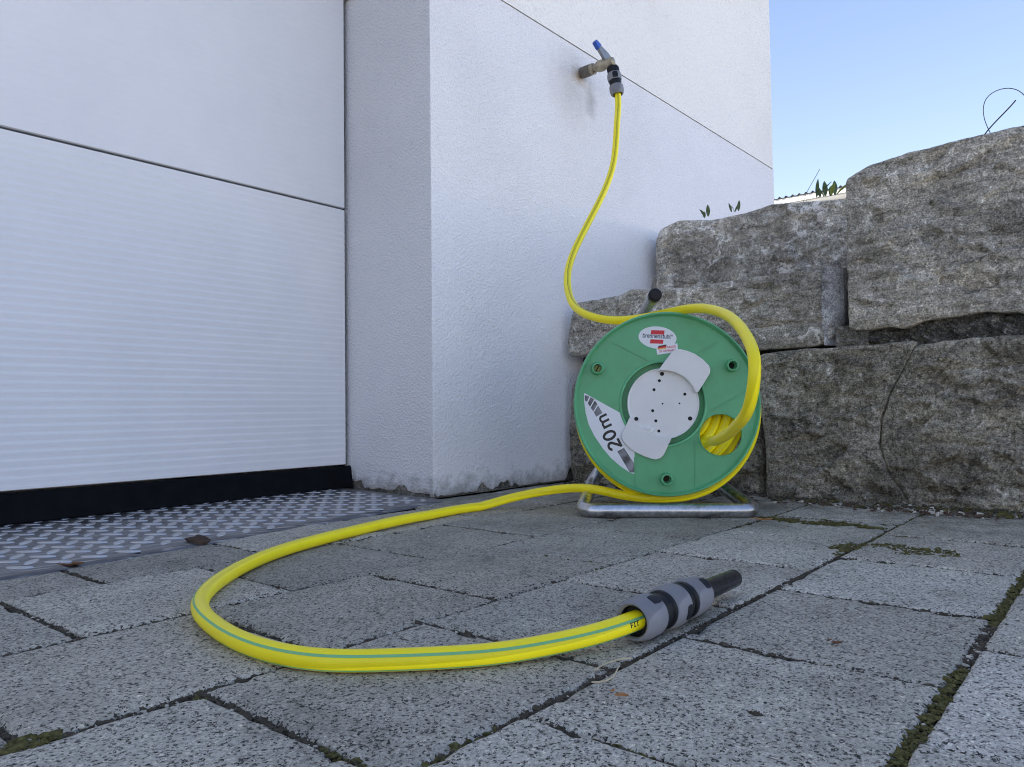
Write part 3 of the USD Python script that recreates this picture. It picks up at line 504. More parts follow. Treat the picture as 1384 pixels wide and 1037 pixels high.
# ------------------------------------------------------------------ stone wall of rough blocks
wall = tag(xf('stone_wall'), 'stepped retaining wall of large rough limestone blocks', 'stone wall')
def block(front, depth, left, right, top, bottom, seed, res=0.0036, amp=1.0, rad=0.012, groove=(), tilt=0.0, strat=1.0, facet=1.0):
    """left/right: [(b, y)] from bottom to top; top/bottom: [(a, z)] from left to right of the picture; left is the higher y"""
    f_ = lambda q: (lambda t: np.interp(t, [a for a, _ in q], [b for _, b in q]))
    Lf, Rf, Tf, Bf = map(f_, (left, right, top, bottom))
    W = abs(np.mean([y for _, y in left])-np.mean([y for _, y in right])); H = np.mean([z for _, z in top])-np.mean([z for _, z in bottom]); dims = np.array([W, H, depth])
    n = np.maximum(3, np.ceil(dims/res).astype(int)); n[2] = max(8, n[2]//3); V, Fc, o = [], [], 0
    def sheet(ax, val, flip):
        nonlocal o
        u, w = [k for k in range(3) if k != ax]; a, b = np.linspace(0, 1, n[u]+1), np.linspace(0, 1, n[w]+1)
        if 2 in (u, w): (a, b) = (a**1.8 if u == 2 else a, b**1.8 if w == 2 else b)
        A, B = np.meshgrid(a, b, indexing='ij'); P = np.zeros(A.shape+(3,)); P[..., u], P[..., w], P[..., ax] = A, B, val
        V.append(P.reshape(-1, 3)); f = grid_faces(n[u]+1, n[w]+1)+o; Fc.append(f[:, ::-1] if flip else f); o += A.size
    for ax in range(3):
        for val in (0.0, 1.0):
            if ax == 2 and val == 1: continue
            sheet(ax, val, (val == 1) == (ax == 1))
    m = TM(np.vstack(V), np.vstack(Fc)); m.merge_vertices(digits_vertex=6); p = np.array(m.vertices)*dims
    rr = rad*(0.7+0.9*meshkit.fbm(p*14, 3, seed+3))[:, None]; q = np.clip(p, rr, dims-rr); q[:, 2] = np.clip(p[:, 2], rr[:, 0], None)
    dd = p-q; ln = np.linalg.norm(dd, axis=1, keepdims=True); p = np.where(ln > 1e-9, q+dd/np.maximum(ln, 1e-9)*np.minimum(ln, rr), p)
    a, b, c = (p/dims).T
    Yc = Lf(b)*(1-a)+Rf(b)*a; Zc = Bf(a)*(1-b)+Tf(a)*b; Xc = front+c*depth+tilt*(b-0.5)
    P = np.stack([Xc, Yc, Zc], 1); m.vertices = P
    m.fix_normals(); N = np.array(m.vertex_normals); o = np.array([seed*1.37, seed*0.71, 0])
    S = (P+o)*[1, 1, 2.2]
    d = 0.026*fbm(P+o, 7, 3, seed)+0.016*fbm(P+o, 22, 3, seed+1)+0.011*fbm(P+o, 60, 4, seed+2)-0.018*np.abs(fbm(S, 16, 4, seed+8))+0.014*np.abs(fbm(S, 38, 3, seed+9))
    st = fbm((P+o)*[6, 6, 46]+0.8*fbm(P+o, 9, 2, 5)[:, None], 1.0, 3, seed+4); ef = np.clip(np.minimum(a, 1-a)*W/0.03, 0, 1)*np.clip(np.minimum(b, 1-b)*H/0.02, 0, 1); d += ef*(strat*0.006*np.round(st*9)/9+strat*0.005*st)
    pit = np.clip(fbm(P+o, 45, 2, seed+6)-0.13, 0, 1); d -= 0.05*pit
    fr_ = np.random.default_rng(seed); nf = int(W*H/0.0016)+6; sd = np.stack([fr_.uniform(P[:, 1].min(), P[:, 1].max(), nf), fr_.uniform(P[:, 2].min(), P[:, 2].max(), nf)], 1)*[1, 1.9]
    qw = (P[:, 1:]+0.016*np.stack([fbm(P, 24, 3, seed+40), fbm(P, 24, 3, seed+41)], 1))*[1, 1.9]; ki = cKDTree(sd).query(qw)[1]; gt = fr_.normal(0, 0.16, (nf, 2)); of = fr_.normal(0, 0.0032, nf)
    d += ef*facet*(of[ki]+np.einsum('ij,ij->i', gt[ki], (P[:, 1:]*[1, 1.9]-sd[ki])))
    for (y0, z0, y1, z1, wd, dp) in groove:
        A_, B_ = np.array([y0, z0]), np.array([y1, z1]); ab = B_-A_; pq = P[:, 1:]+0.012*np.stack([fbm(P, 30, 3, 31), fbm(P, 30, 3, 32)], 1)-A_; t = np.clip(pq@ab/(ab@ab), 0, 1); ds = np.linalg.norm(pq-t[:, None]*ab, axis=1); d -= dp*np.exp(-(ds/wd)**2)
    d = d*(0.35+0.65*ef)
    m.vertices = P+N*(d*amp)[:, None]
    return m
obj('stone', block(1.535, 0.40, [(0, 0.434), (0.5, 0.435), (0.9, 0.435), (1, 0.432)], [(0, -0.25), (1, -0.25)],
    [(0, 0.620), (0.06, 0.640), (0.16, 0.650), (0.32, 0.655), (0.5, 0.657), (1, 0.66)], [(0, 0.330), (0.05, 0.326), (0.10, 0.330), (0.14, 0.325), (0.19, 0.336), (0.33, 0.344), (0.40, 0.338), (0.45, 0.326), (0.55, 0.334), (1, 0.33)], 11, amp=0.52, strat=0.7, rad=0.006, facet=1.1), 'stone_block', wall, smooth=True)
obj('stone', block(1.565, 0.42, [(0, 1.118), (0.3, 1.122), (0.7, 1.110), (1, 1.092)], [(0, 0.478), (0.1, 0.470), (0.5, 0.485), (1, 0.487)],
    [(0, 0.452), (0.1, 0.452), (0.22, 0.455), (0.26, 0.466), (0.5, 0.455), (1, 0.463)], [(0, 0.318), (0.3, 0.310), (0.6, 0.303), (0.95, 0.304), (1, 0.312)], 23, amp=0.55, rad=0.010,
    groove=[(0.972, 0.47, 0.968, 0.40, 0.0030, 0.02), (0.62, 0.352, 0.47, 0.356, 0.003, 0.014), (0.80, 0.342, 0.62, 0.352, 0.003, 0.008)]), 'stone_step', wall, smooth=True)
obj('stone', block(2.00, 0.34, [(0, 1.106), (0.6, 1.110), (0.9, 1.104), (1, 1.088)], [(0, 0.30), (1, 0.30)],
    [(0, 0.712), (0.08, 0.728), (0.2, 0.713), (0.31, 0.714), (0.43, 0.727), (0.55, 0.715), (0.66, 0.706), (1, 0.70)], [(0, 0.43), (1, 0.43)], 37, amp=0.65, res=0.0045), 'stone_upper', wall, smooth=True)
# cut end face of the middle stone: a pale slab face turned to the right
def cut_face():
    n, k = 70, 22; b = np.linspace(0, 1, n); a = np.linspace(0, 1, k); B, A = np.meshgrid(b, a, indexing='ij')
    z = 0.304+0.158*B; yl = np.interp(B, [0, 0.12, 0.2, 0.5, 0.8, 1], [0.487, 0.486, 0.489, 0.489, 0.487, 0.484])+0.003*fbm(np.stack([B*9, 0*B, 0*B], -1), 1, 3)
    yr = np.interp(B, [0, 0.15, 0.3, 1], [0.472, 0.469, 0.460, 0.460]); Y = yl+(yr-yl)*A; X = 1.556+0.045*A**1.3+0.004*A
    P = np.stack([X, Y, z], -1).reshape(-1, 3); P[:, 0] += 0.0025*fbm(P, 60, 3, 2)-0.0012; 
    back = P.copy(); back[:, 0] += 0.10; f = grid_faces(n, k); m = TM(P, f)
    if m.face_normals[0][0] > 0: m.invert()
    m2 = TM(back, f); m2 = m2 if m2.face_normals[0][0] > 0 else (m2.invert() or m2)
    rim = np.r_[np.arange(n)*k, (n-1)*k+np.arange(1, k), (np.arange(n-2, -1, -1))*k+k-1, np.arange(k-2, 0, -1)]; q = len(rim); j = np.arange(q)
    side = TM(np.vstack([P[rim], back[rim]]), np.vstack([np.stack([j, q+j, q+(j+1) % q], 1), np.stack([j, q+(j+1) % q, (j+1) % q], 1)]))
    return cat(m, m2, side)
tag(obj('cut_face', cut_face(), 'stone_cut', wall, smooth=40), 'pale smooth cut end of the middle stone')
# lower course
J = [(0, 0.330), (0.12, 0.345), (0.25, 0.372), (0.4, 0.385), (0.55, 0.381), (0.7, 0.366), (0.82, 0.345), (1, 0.318)]
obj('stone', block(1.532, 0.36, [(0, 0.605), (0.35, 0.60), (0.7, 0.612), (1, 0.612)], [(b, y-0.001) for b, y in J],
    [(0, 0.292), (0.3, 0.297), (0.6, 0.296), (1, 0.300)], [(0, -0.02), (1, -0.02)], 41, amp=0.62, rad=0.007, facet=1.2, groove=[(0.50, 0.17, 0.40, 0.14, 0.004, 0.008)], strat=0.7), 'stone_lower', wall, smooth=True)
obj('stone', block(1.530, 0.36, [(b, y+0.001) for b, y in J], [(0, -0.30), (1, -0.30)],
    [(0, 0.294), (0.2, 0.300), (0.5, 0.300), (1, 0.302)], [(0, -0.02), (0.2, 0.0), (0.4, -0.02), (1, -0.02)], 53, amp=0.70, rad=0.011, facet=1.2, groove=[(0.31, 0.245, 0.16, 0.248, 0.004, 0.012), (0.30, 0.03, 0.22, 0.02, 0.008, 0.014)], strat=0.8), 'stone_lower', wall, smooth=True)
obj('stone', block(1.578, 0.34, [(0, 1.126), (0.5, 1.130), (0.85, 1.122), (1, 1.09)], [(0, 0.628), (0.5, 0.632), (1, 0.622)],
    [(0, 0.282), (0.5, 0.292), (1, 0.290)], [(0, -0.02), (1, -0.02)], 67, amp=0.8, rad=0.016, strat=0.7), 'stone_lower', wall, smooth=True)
# bedding between the courses, and packing behind
def bed(x, y0, y1, z0, z1, res, seed, amp):
    ny, nz = int((y1-y0)/res)+2, int((z1-z0)/res)+2; Yg, Zg = np.meshgrid(np.linspace(y0, y1, ny), np.linspace(z0, z1, nz), indexing='ij'); P = np.stack([0*Yg+x, Yg, Zg], -1)
    P[..., 0] += amp*2*fbm(P, 45, 4, seed)+amp*1.5*fbm(P, 160, 3, seed+1)
    m = TM(P.reshape(-1, 3), grid_faces(ny, nz)); m = m if m.face_normals[0][0] < 0 else (m.invert() or m); return cat(m, bx(x+0.03, x+0.25, y0, y1, z0, z1))
obj('bedding_mortar', bed(1.556, -0.25, 0.415, 0.285, 0.350, 0.0035, 3, 0.016), 'bedding', wall, smooth=40)
tag(obj('bedding_mortar', bed(1.545, 0.400, 0.460, 0.285, 0.338, 0.003, 5, 0.010), 'mortar', wall, smooth=40), 'pale mortar lump under the left end of the top block')
obj('packing_soil', bed(1.66, 0.44, 1.13, 0.0, 0.33, 0.02, 7, 0.01), 'soil', wall, smooth=True)
obj('packing_soil', bed(2.06, 0.42, 1.13, 0.40, 0.70, 0.02, 8, 0.01), 'soil', wall, smooth=True)
obj('packing_soil', bed(1.70, 0.425, 0.50, 0.28, 0.43, 0.02, 9, 0.01), 'soil', wall, smooth=True)

# ------------------------------------------------------------------ hose reel
TH = math.radians(-55.4); EXV = np.array([math.cos(TH), math.sin(TH), 0]); EYV = np.array([-EXV[1], EXV[0], 0]); O = np.array([1.16734, 0.62875, 0.0]); ZC = 0.1905
def W(p):
    p = np.asarray(p, float); return O+p[..., :1]*EXV+p[..., 1:2]*EYV+p[..., 2:]*np.array([0, 0, 1.0])
reel = tag(xf('hose_reel', None, O, math.degrees(TH)), 'green hose reel with white hub on a steel tube stand by the stone wall', 'hose reel')
U = 0.157/372.0
def zp(x, y): return ((x-474)*U, -(y-521)*U)     # drawing measured on the drum's face: centre and scale
RR = 0.157
def put(name, m, mat, par, y=0.0, smooth=30):
    m = face_front(m); m.apply_translation([0, y, ZC]); return obj(name, m, mat, par, smooth=smooth)
hub = zp(462, 520); hole = zp(688, 648); bosses = [zp(201, 374), zp(735, 371), zp(469, 822)]
disc = Point(0, 0).buffer(RR-0.003, 96).difference(Point(*hub).buffer(168*U, 64)).difference(Point(*hole).buffer(84*U, 48))
for b in bosses: disc = disc.difference(Point(*b).buffer(0.005, 16))
flange = put('front_flange', ext(disc, 0.003), 'reel_green', reel, y=0.002)
rim = [(RR-0.0075, -0.002), (RR-0.0075, 0.0012), (RR-0.0062, 0.0020), (RR-0.0052, 0.0050), (RR-0.0046, 0.0085), (RR-0.0030, 0.0100), (RR-0.0012, 0.0094), (RR-0.0003, 0.0070), (RR, 0.0030), (RR, -0.003), (RR-0.002, -0.005), (RR-0.0075, -0.002)]
put('rim', lathe(rim, 128), 'reel_green', flange, smooth=40)
gr = 168*U; hm = lathe([(gr+0.0035, 0.0009), (gr+0.003, 0.0026), (gr+0.0012, 0.0034), (gr-0.0005, 0.0028), (gr-0.001, 0.001), (gr-0.001, -0.016), (143*U-0.001, -0.016)], 96); hm.apply_translation([*hub, 0])
put('hub_groove', hm, 'reel_green', flange, smooth=35)
hl = lathe([(84*U+0.0022, 0.0008), (84*U+0.0015, 0.0019), (84*U, 0.0019), (84*U-0.0006, 0.001), (84*U-0.0006, -0.004)], 64); hl.apply_translation([*hole, 0]); put('hose_opening', hl, 'reel_green', flange, smooth=35)
for i, b in enumerate(bosses):
    m_ = lathe([(0.0125, 0.0008), (0.0112, 0.0016), (0.0106, 0.004), (0.0100, 0.0150), (0.0093, 0.0163), (0.0074, 0.0166), (0.0066, 0.0156), (0.0063, -0.002)], 40); m_.apply_translation([*b, 0]); bo = put('spacer_boss', m_, 'reel_green', reel, smooth=40)
    s_ = lathe(bev_prof(0.0062, -0.004, 0.010 if i == 0 else 0.001, 0.0008), 24); s_.apply_translation([*b, 0])
    put('screw' if i == 0 else 'boss_bore', s_, 'stripe_dark' if i == 0 else ('hole_black' if i == 1 else 'brown_dark'), bo)
    if i == 0:
        q = ext(sbox(-0.001, -0.0055, 0.001, 0.0055), 0.0006); q.apply_transform(trimesh.transformations.rotation_matrix(-0.5, [0, 0, 1])); q.apply_translation([b[0], b[1], 0.0099]); put('screw_slot', q, 'hole_black', bo)
def rib(p0, p1, w=0.0013, h=0.0013):
    pl = LineString([zp(*p0), zp(*p1)]).buffer(w/2, cap_style=2); m_ = ext(pl, h); m_.apply_translation([0, 0, 0.0009]); return m_
for r_ in (((262, 266), (424, 355)), ((690, 268), (592, 325)), ((622, 566), (792, 470)), ((344, 735), (344, 862)), ((584, 672), (584, 868))): put('stiffening_rib', rib(*r_), 'reel_green', flange)
# white hub disc with the two folded winding grips
plate_h = xf('winding_hub', reel)
hd = lathe([(0, -0.006), (140*U-0.0015, -0.006), (140*U, -0.0045), (140*U, 0.0052), (140*U+0.0006, 0.0058), (143*U-0.0004, 0.0058), (143*U, 0.0050), (143*U, -0.009)], 96)
hd = lathe([(0, 0.0030), (137*U, 0.0030), (139*U, 0.0036), (139.5*U, 0.0052), (141*U, 0.0058), (142.6*U, 0.0052), (143*U, 0.0040), (143*U, -0.009)], 96); hd.apply_translation([*hub, 0]); put('hub_disc', hd, 'reel_white', plate_h, smooth=35)
arc = lambda cx, cy, r, a0, a1, n=18: [(cx+r*math.cos(math.radians(a)), cy+r*math.sin(math.radians(a))) for a in np.linspace(a0, a1, n)]
hx, hy = hub
g1 = Polygon([zp(443, 387), zp(470, 350), zp(500, 311), zp(512, 303), zp(530, 302), zp(560, 310), zp(590, 323), zp(620, 345), zp(643, 370), zp(648, 385), zp(646, 402), zp(625, 435), zp(600, 474)]+arc(hx, hy, 133*U, 18, 100))
put('winding_grip', pillow(g1.buffer(0), 0.0085, 0.0015), 'reel_white', plate_h, y=-0.0050, smooth=40)
g2 = Polygon([zp(328, 572), zp(310, 610), zp(295, 640), zp(292, 652), zp(298, 668), zp(318, 692), zp(345, 713), zp(375, 728), zp(410, 741), zp(428, 744), zp(448, 738), zp(460, 726), zp(475, 695), zp(493, 658)]+arc(hx, hy, 128*U, 276, 206))
put('winding_grip', pillow(g2.buffer(0), 0.0050, 0.0014), 'reel_white', plate_h, y=-0.0025, smooth=40)
kn = trimesh.creation.icosphere(3, 1.0); kn.apply_scale([0.0075, 0.0065, 0.004]); kn.apply_translation([*zp(404, 622), 0.0042]); put('grip_dimple', kn, 'reel_white', plate_h, smooth=True)
for x, y, r in ((460, 400, 8), (449, 427, 6), (427, 463, 6), (549, 483, 6), (460, 520, 3.4), (527, 520, 3.4), (420, 548, 6), (353, 580, 8), (432, 589, 6), (568, 581, 8.5), (443, 630, 6)):
    dn = lathe([(0, 0.0), (r*U, 0.0), (r*U, 0.0004), (r*U*0.9, 0.0007), (0, 0.0007)], 20); on2 = (x, y) in ((353, 580),)
    dn.apply_translation([*zp(x, y), 0.0078 if False else 0.0029]); put('screw_hole', dn, 'hole_black', plate_h, y=-0.0048 if on2 else 0.0)
# stickers and printing
def flat(name, poly, z, h, mat, par): m_ = ext(poly, h); m_.apply_translation([0, 0, z]); return put(name, m_, mat, par, smooth=False)
ell = shapely.affinity.rotate(shapely.affinity.scale(Point(0, 0).buffer(1, 48), 76*U, 45*U), -7); ell = shapely.affinity.translate(ell, *zp(445, 252))
st = flat('maker_sticker', ell, 0.0010, 0.0003, 'sticker_white', reel)
def poly(*pts): return Polygon([zp(*p) for p in pts])
flat('red_bar', poly((421, 221), (474, 224), (472, 241), (418, 238)), 0.00131, 0.0001, 'red_print', st)
flat('red_bar', poly((417, 258), (469, 262), (466, 278), (414, 275)), 0.00131, 0.0001, 'red_print', st)
def text(s, at, width, ang, z, mat, par, name, bold=False, squeeze=1.0, h=0.0001, bar=0.0):
    t = meshkit.text_mesh(s, 0.01, h, bold); b = t.bounds; w = b[1][0]-b[0][0]; k = width/w
    t.apply_translation([-(b[0][0]+b[1][0])/2, -0.0035, 0]); v = t.vertices.copy(); v[:, 0] *= k; v[:, 1] *= k*squeeze
    c, s_ = math.cos(ang), math.sin(ang); t.vertices = np.stack([at[0]+c*v[:, 0]-s_*v[:, 1], at[1]+s_*v[:, 0]+c*v[:, 1], v[:, 2]+z], 1)
    return put(name, t, mat, par, smooth=False)
text('brennenstuhl', zp(442, 248), 112*U, math.radians(-4), 0.00131, 'navy_print', st, 'lettering', True, 1.25)
text('®', zp(503, 248), 8*U, math.radians(-4), 0.00131, 'navy_print', st, 'lettering')
s2 = flat('origin_sticker', poly((439, 287), (524, 277), (527, 312), (442, 322)), 0.00133, 0.0003, 'sticker_white', reel)
flat('flag_stripe', poly((448, 286), (480, 281), (480, 286), (447, 291)), 0.00164, 0.0001, 'print_black', s2)
flat('flag_stripe', poly((446, 291), (480, 286), (480, 293), (445, 297)), 0.00164, 0.0001, 'red_print', s2)
flat('flag_stripe', poly((445, 297), (480, 293), (479, 298), (446, 302)), 0.00164, 0.0001, 'flag_gold', s2)
text('MADE', zp(501, 292), 34*U, math.radians(5), 0.00164, 'red_print', s2, 'lettering', True)
text('IN GERMANY', zp(484, 307), 66*U, math.radians(5), 0.00164, 'red_print', s2, 'lettering', True)
def z8(x, y): return zp((770+x/7.408-740)*2.962, (510+y/7.408-370)*2.962)
lab = [z8(141, 150), z8(155, 150), z8(240, 200), z8(380, 280), z8(510, 355), z8(560, 460), z8(640, 600), z8(641, 963), z8(630, 968), z8(590, 955), z8(500, 895), z8(400, 805), z8(320, 705), z8(240, 585), z8(185, 470), z8(155, 350), z8(142, 240)]
lb = flat('length_label', Polygon(lab), 0.0010, 0.0003, 'sticker_white', reel)
P8 = lambda *pts: Polygon([z8(*p) for p in pts])
for q in (((148, 165), (195, 180), (170, 235), (150, 222)), ((205, 188), (243, 210), (200, 285), (178, 250)), ((250, 222), (275, 262), (232, 335), (206, 297)), ((282, 275), (325, 350), (262, 388), (237, 343)), ((468, 742), (535, 705), (638, 870), (638, 955), (590, 955))):
    flat('silver_bar', P8(*q), 0.00131, 0.0001, 'silver_print', lb)
ta = math.atan2(245, -118)
def stroke(parts, w): return shapely.union_all([LineString(p).buffer(w/2, cap_style=2, join_style=1) for p in parts])
def el(cx, cy, rx, ry, a0, a1, n=24): return [(cx+rx*math.cos(math.radians(a)), cy+ry*math.sin(math.radians(a))) for a in np.linspace(a0, a1, n)]
GL = {'2': stroke([el(0.31, 0.70, 0.22, 0.22, 165, -38)+[(0.10, 0.09)], [(0.02, 0.085), (0.60, 0.085)]], 0.17), '0': stroke([el(0.31, 0.5, 0.235, 0.415, 0, 361, 40)], 0.17),
      'm': stroke([[(0.09, 0), (0.09, 0.72)], el(0.29, 0.46, 0.20, 0.19, 180, 0)+[(0.49, 0)], el(0.69, 0.46, 0.20, 0.19, 180, 0)+[(0.89, 0)]], 0.165)}
def glyph(ch, at, size):
    c, s_ = math.cos(ta), math.sin(ta); g = shapely.affinity.affine_transform(GL[ch], [size*1.12*c, -size*s_, size*1.12*s_, size*c, at[0], at[1]]); return flat('lettering', g, 0.00131, 0.0001, 'print_black', lb)
def along_t(p, dx): return (p[0]+dx*math.cos(ta), p[1]+dx*math.sin(ta))
b0 = z8(487, 757)      # foot of the first figure
b0 = z8(524, 690); cap_h = 0.0240
glyph('2', b0, cap_h); glyph('0', along_t(b0, cap_h*0.76), cap_h); glyph('m', along_t(b0, cap_h*1.66), cap_h*0.90)
# drum and rear flange
put('rear_flange', cat(ext(Point(0, 0).buffer(RR-0.003, 96), 0.003), lathe(rim, 96)), 'reel_green', reel, y=0.175)
put('drum', lathe([(0.052, -0.171), (0.052, -0.004)], 64), 'reel_green', reel)
put('drum_back', ext(Point(*hub).buffer(gr, 48), 0.002), 'reel_green', reel, y=0.0148)
# steel tube stand
def fillet(pts, r=0.022, n=7):
    pts = [np.array(p, float) for p in pts]; out = [pts[0]]
    for a, b, c in zip(pts[:-2], pts[1:-1], pts[2:]):
        u, v_ = (a-b)/np.linalg.norm(a-b), (c-b)/np.linalg.norm(c-b)
        for t in np.linspace(0, 1, n): out.append(b+u*r*(1-t)**2+v_*r*t**2)
    out.append(pts[-1]); return np.array(out)
def dense(P, step=0.006):
    o = [P[0]]
    for a, b in zip(P[:-1], P[1:]):
        k = max(1, int(np.linalg.norm(b-a)/step)); o += [a+(b-a)*i/k for i in range(1, k+1)]
    return np.array(o)
stand = xf('stand', reel); cxx = -0.006
for_pts = [(cxx-0.03, 0.235, 0.16), (cxx-0.085, 0.225, 0.085), (cxx-0.118, 0.19, 0.040), (cxx-0.139, -0.021, 0.0122), (cxx+0.1475, -0.021, 0.0122), (cxx+0.118, 0.19, 0.040), (cxx+0.085, 0.225, 0.085), (cxx+0.03, 0.235, 0.16)]
obj('stand_tube', tube(dense(fillet(for_pts, 0.026)), 0.0120, 24), 'steel', stand, smooth=True)
obj('rear_foot', tube(dense(fillet([(-0.03, 0.255, 0.17), (-0.055, 0.262, 0.011), (0.055, 0.262, 0.011), (0.02, 0.255, 0.17)], 0.02)), 0.0105, 20), 'steel', stand, smooth=True)
obj('carrying_handle', tube(dense(fillet([(-0.012, 0.245, 0.15), (-0.015, 0.255, 0.3755), (-0.016, -0.012, 0.3755)], 0.03)), 0.0100, 24), 'steel', reel, smooth=True)
obj('axle_hub', along(lathe(bev_prof(0.03, 0, 0.05, 0.004), 32), (0, 0.18, ZC), (0, 1, 0)), 'cap_black', stand, smooth=35)
obj('end_cap', along(lathe([(0, -0.0035), (0.007, -0.0034), (0.0098, -0.0026), (0.0112, -0.0008), (0.0114, 0.001), (0.0114, 0.018), (0.0103, 0.0185)], 32), (-0.016, -0.014, 0.3755), (0, 1, 0)), 'cap_black', reel, smooth=40)

# ------------------------------------------------------------------ garden hose with couplings
hose = tag(xf('garden_hose'), 'yellow garden hose running from the wall tap, wound on the reel, curling across the pavers', 'hose')
HR = 0.0079
def hose_piece(name, P, stripes=(), up=(0, 0, 1), k=24):
    m_, uv, nr = tube(P, HR, k, uv=True)
    pr = obj(name, m_, 'hose_yellow', hose, smooth=True, uv=uv); UsdGeom.Mesh(pr).GetNormalsAttr().Set(Vt.Vec3fArray.FromNumpy(nr.astype(np.float32)))
    for ph, w, mat in stripes: obj('stripe', ribbon(P, HR, ph, w, np.array(up, float)), mat, pr, smooth=True)
    return pr
cam_o = np.array([0, 0, CAM_H])
lead = [(1.6847, 1.0300, 1.008), (1.6835, 1.0285, 0.975), (1.6167+0.02, 1.004, 0.8327), (1.5386, 0.9862, 0.7027), (1.4539, 0.9840, 0.5980), (1.3502, 0.9581, 0.4863), (1.2638, 0.8941, 0.4061)]
def ray(x, y, z):
    return cam_o+(F+R*((x-692)/1029.55)+D*((y-518.5)/1029.55))*z
lead = lead[:2]+[ray(*q) for q in ((834, 165, 1.935), (830, 215, 1.89), (815, 262, 1.83), (790, 311, 1.76), (768, 365, 1.67), (769, 398, 1.59), (786, 422, 1.50), (830, 433, 1.42), (880, 428, 1.355), (912, 421, 1.315), (940, 417, 1.265), (970, 421, 1.185), (996, 437, 1.085), (1013, 463, 1.01), (1020, 500, 0.965), (1015, 540, 0.975), (1000, 571, 1.03), (982, 588, 1.11), (966, 596, 1.19))]+[W(np.array([0.064, 0.004, 0.1235])), W(np.array([0.045, 0.024, 0.1165])), W(np.array([0.02, 0.033, 0.114]))]
lead = spline(lead, 0.006)
lt = np.linspace(0, 1, len(lead))
hose_piece('hose_lead', lead)
seg = lead[:int(len(lead)*0.60)]
T_ = np.gradient(seg, axis=0); to = cam_o-seg
def cam_ribbon(P, dphi, w, mat, par):
    """stripe on the side of the hose that the tap end shows: a fixed print direction carried along the hose"""
    T, N, B = frames(P); c = (cam_o-P[len(P)//3]); i = len(P)//3; a0 = math.atan2(c@B[i], c@N[i])+dphi
    a = a0+np.linspace(-w/2/HR, w/2/HR, 4); v = P[:, None]+(HR+0.0002)*(np.cos(a)[None, :, None]*N[:, None]+np.sin(a)[None, :, None]*B[:, None])
    return obj('stripe', TM(v.reshape(-1, 3), grid_faces(len(P), 4)), mat, par, smooth=True)
leadprim = stage.GetPrimAtPath('/World/garden_hose/hose_lead')
cam_ribbon(seg, 0.35, 0.0012, 'stripe_dark', leadprim); cam_ribbon(seg, 0.05, 0.0005, 'stripe_dark', leadprim)
# wound turns: full layer, spiral behind the opening, loose outer turns
t = np.linspace(0, 2*PI*6.6, 900); coil = W(np.stack([0.137*np.cos(t), 0.028+0.0163*t/(2*PI), ZC+0.137*np.sin(t)], -1)); hose_piece('wound_turns', coil, k=14)
t = np.linspace(0, 2*PI*4.6, 700); rad_ = 0.062+0.0163*t/(2*PI)*0.98; sp = W(np.stack([rad_*np.cos(t), 0.030+0.004*np.sin(3*t+1)+0.003*np.sin(7.3*t), ZC+rad_*np.sin(t)], -1)); hose_piece('wound_turns', sp, k=14)
t = np.linspace(0, 2*PI*4.2, 600); rad_ = 0.060+0.018*t/(2*PI); sp = W(np.stack([rad_*np.cos(t+1), 0.047+0*t, ZC+rad_*np.sin(t+1)], -1)); hose_piece('wound_turns', sp, k=12)
t = np.linspace(2*PI*3-0.5*PI, -0.5*PI, 420); w_ = 3-(t+0.5*PI)/(2*PI)
lp = np.stack([0.004+0.1515*np.cos(t), 0.018+0.0165*(3-w_), ZC-0.0105+0.1515*np.sin(t)], -1)
g_ = [W(np.array(p)) for p in ()]
strand = [ray(*q) for q in ((800, 661, 1.375), (740, 663.5, 1.42), (692, 673, 1.412))]
grd = [(1.0334, 0.9351), (0.893, 0.931), (0.7548, 0.9103), (0.655, 0.884), (0.5608, 0.8504), (0.49, 0.809), (0.429, 0.7599), (0.385, 0.713), (0.354, 0.665), (0.333, 0.605), (0.322, 0.545), (0.323, 0.4901), (0.336, 0.451), (0.3618, 0.418), (0.392, 0.388), (0.4256, 0.3629)]
end = [(0.4544, 0.3462, 0.0098), (0.4883, 0.3288, 0.0125), (0.5103, 0.3198, 0.0150), (0.5262, 0.3147, 0.0170), (0.545, 0.3131, 0.0178)]
turn_end = [W(lp[-14]), W(lp[-7]), W(lp[-1]), W(np.array([-0.075, 0.040, 0.0315]))]
hose_piece('loose_turns', W(lp), [(0.0, 0.0012, 'hose_green')], k=18)
gp = spline(turn_end+strand+[(x, y, HR+0.0006) for x, y in grd]+end, 0.005)
gp[:, 2] = np.maximum(gp[:, 2], HR+0.0004)
gpr = hose_piece('hose_run', gp, k=32)
i0 = int(len(gp)*0.35); sub = gp[i0:]
obj('stripe', ribbon(sub, HR, np.linspace(1.25, 0.50, len(sub)), 0.0021, np.array([0, 0, 1.0])), 'hose_green', gpr, smooth=True)
obj('stripe', ribbon(sub, HR, np.linspace(-0.45, -0.85, len(sub)), 0.0016, np.array([0, 0, 1.0])), 'hose_green', gpr, smooth=True)
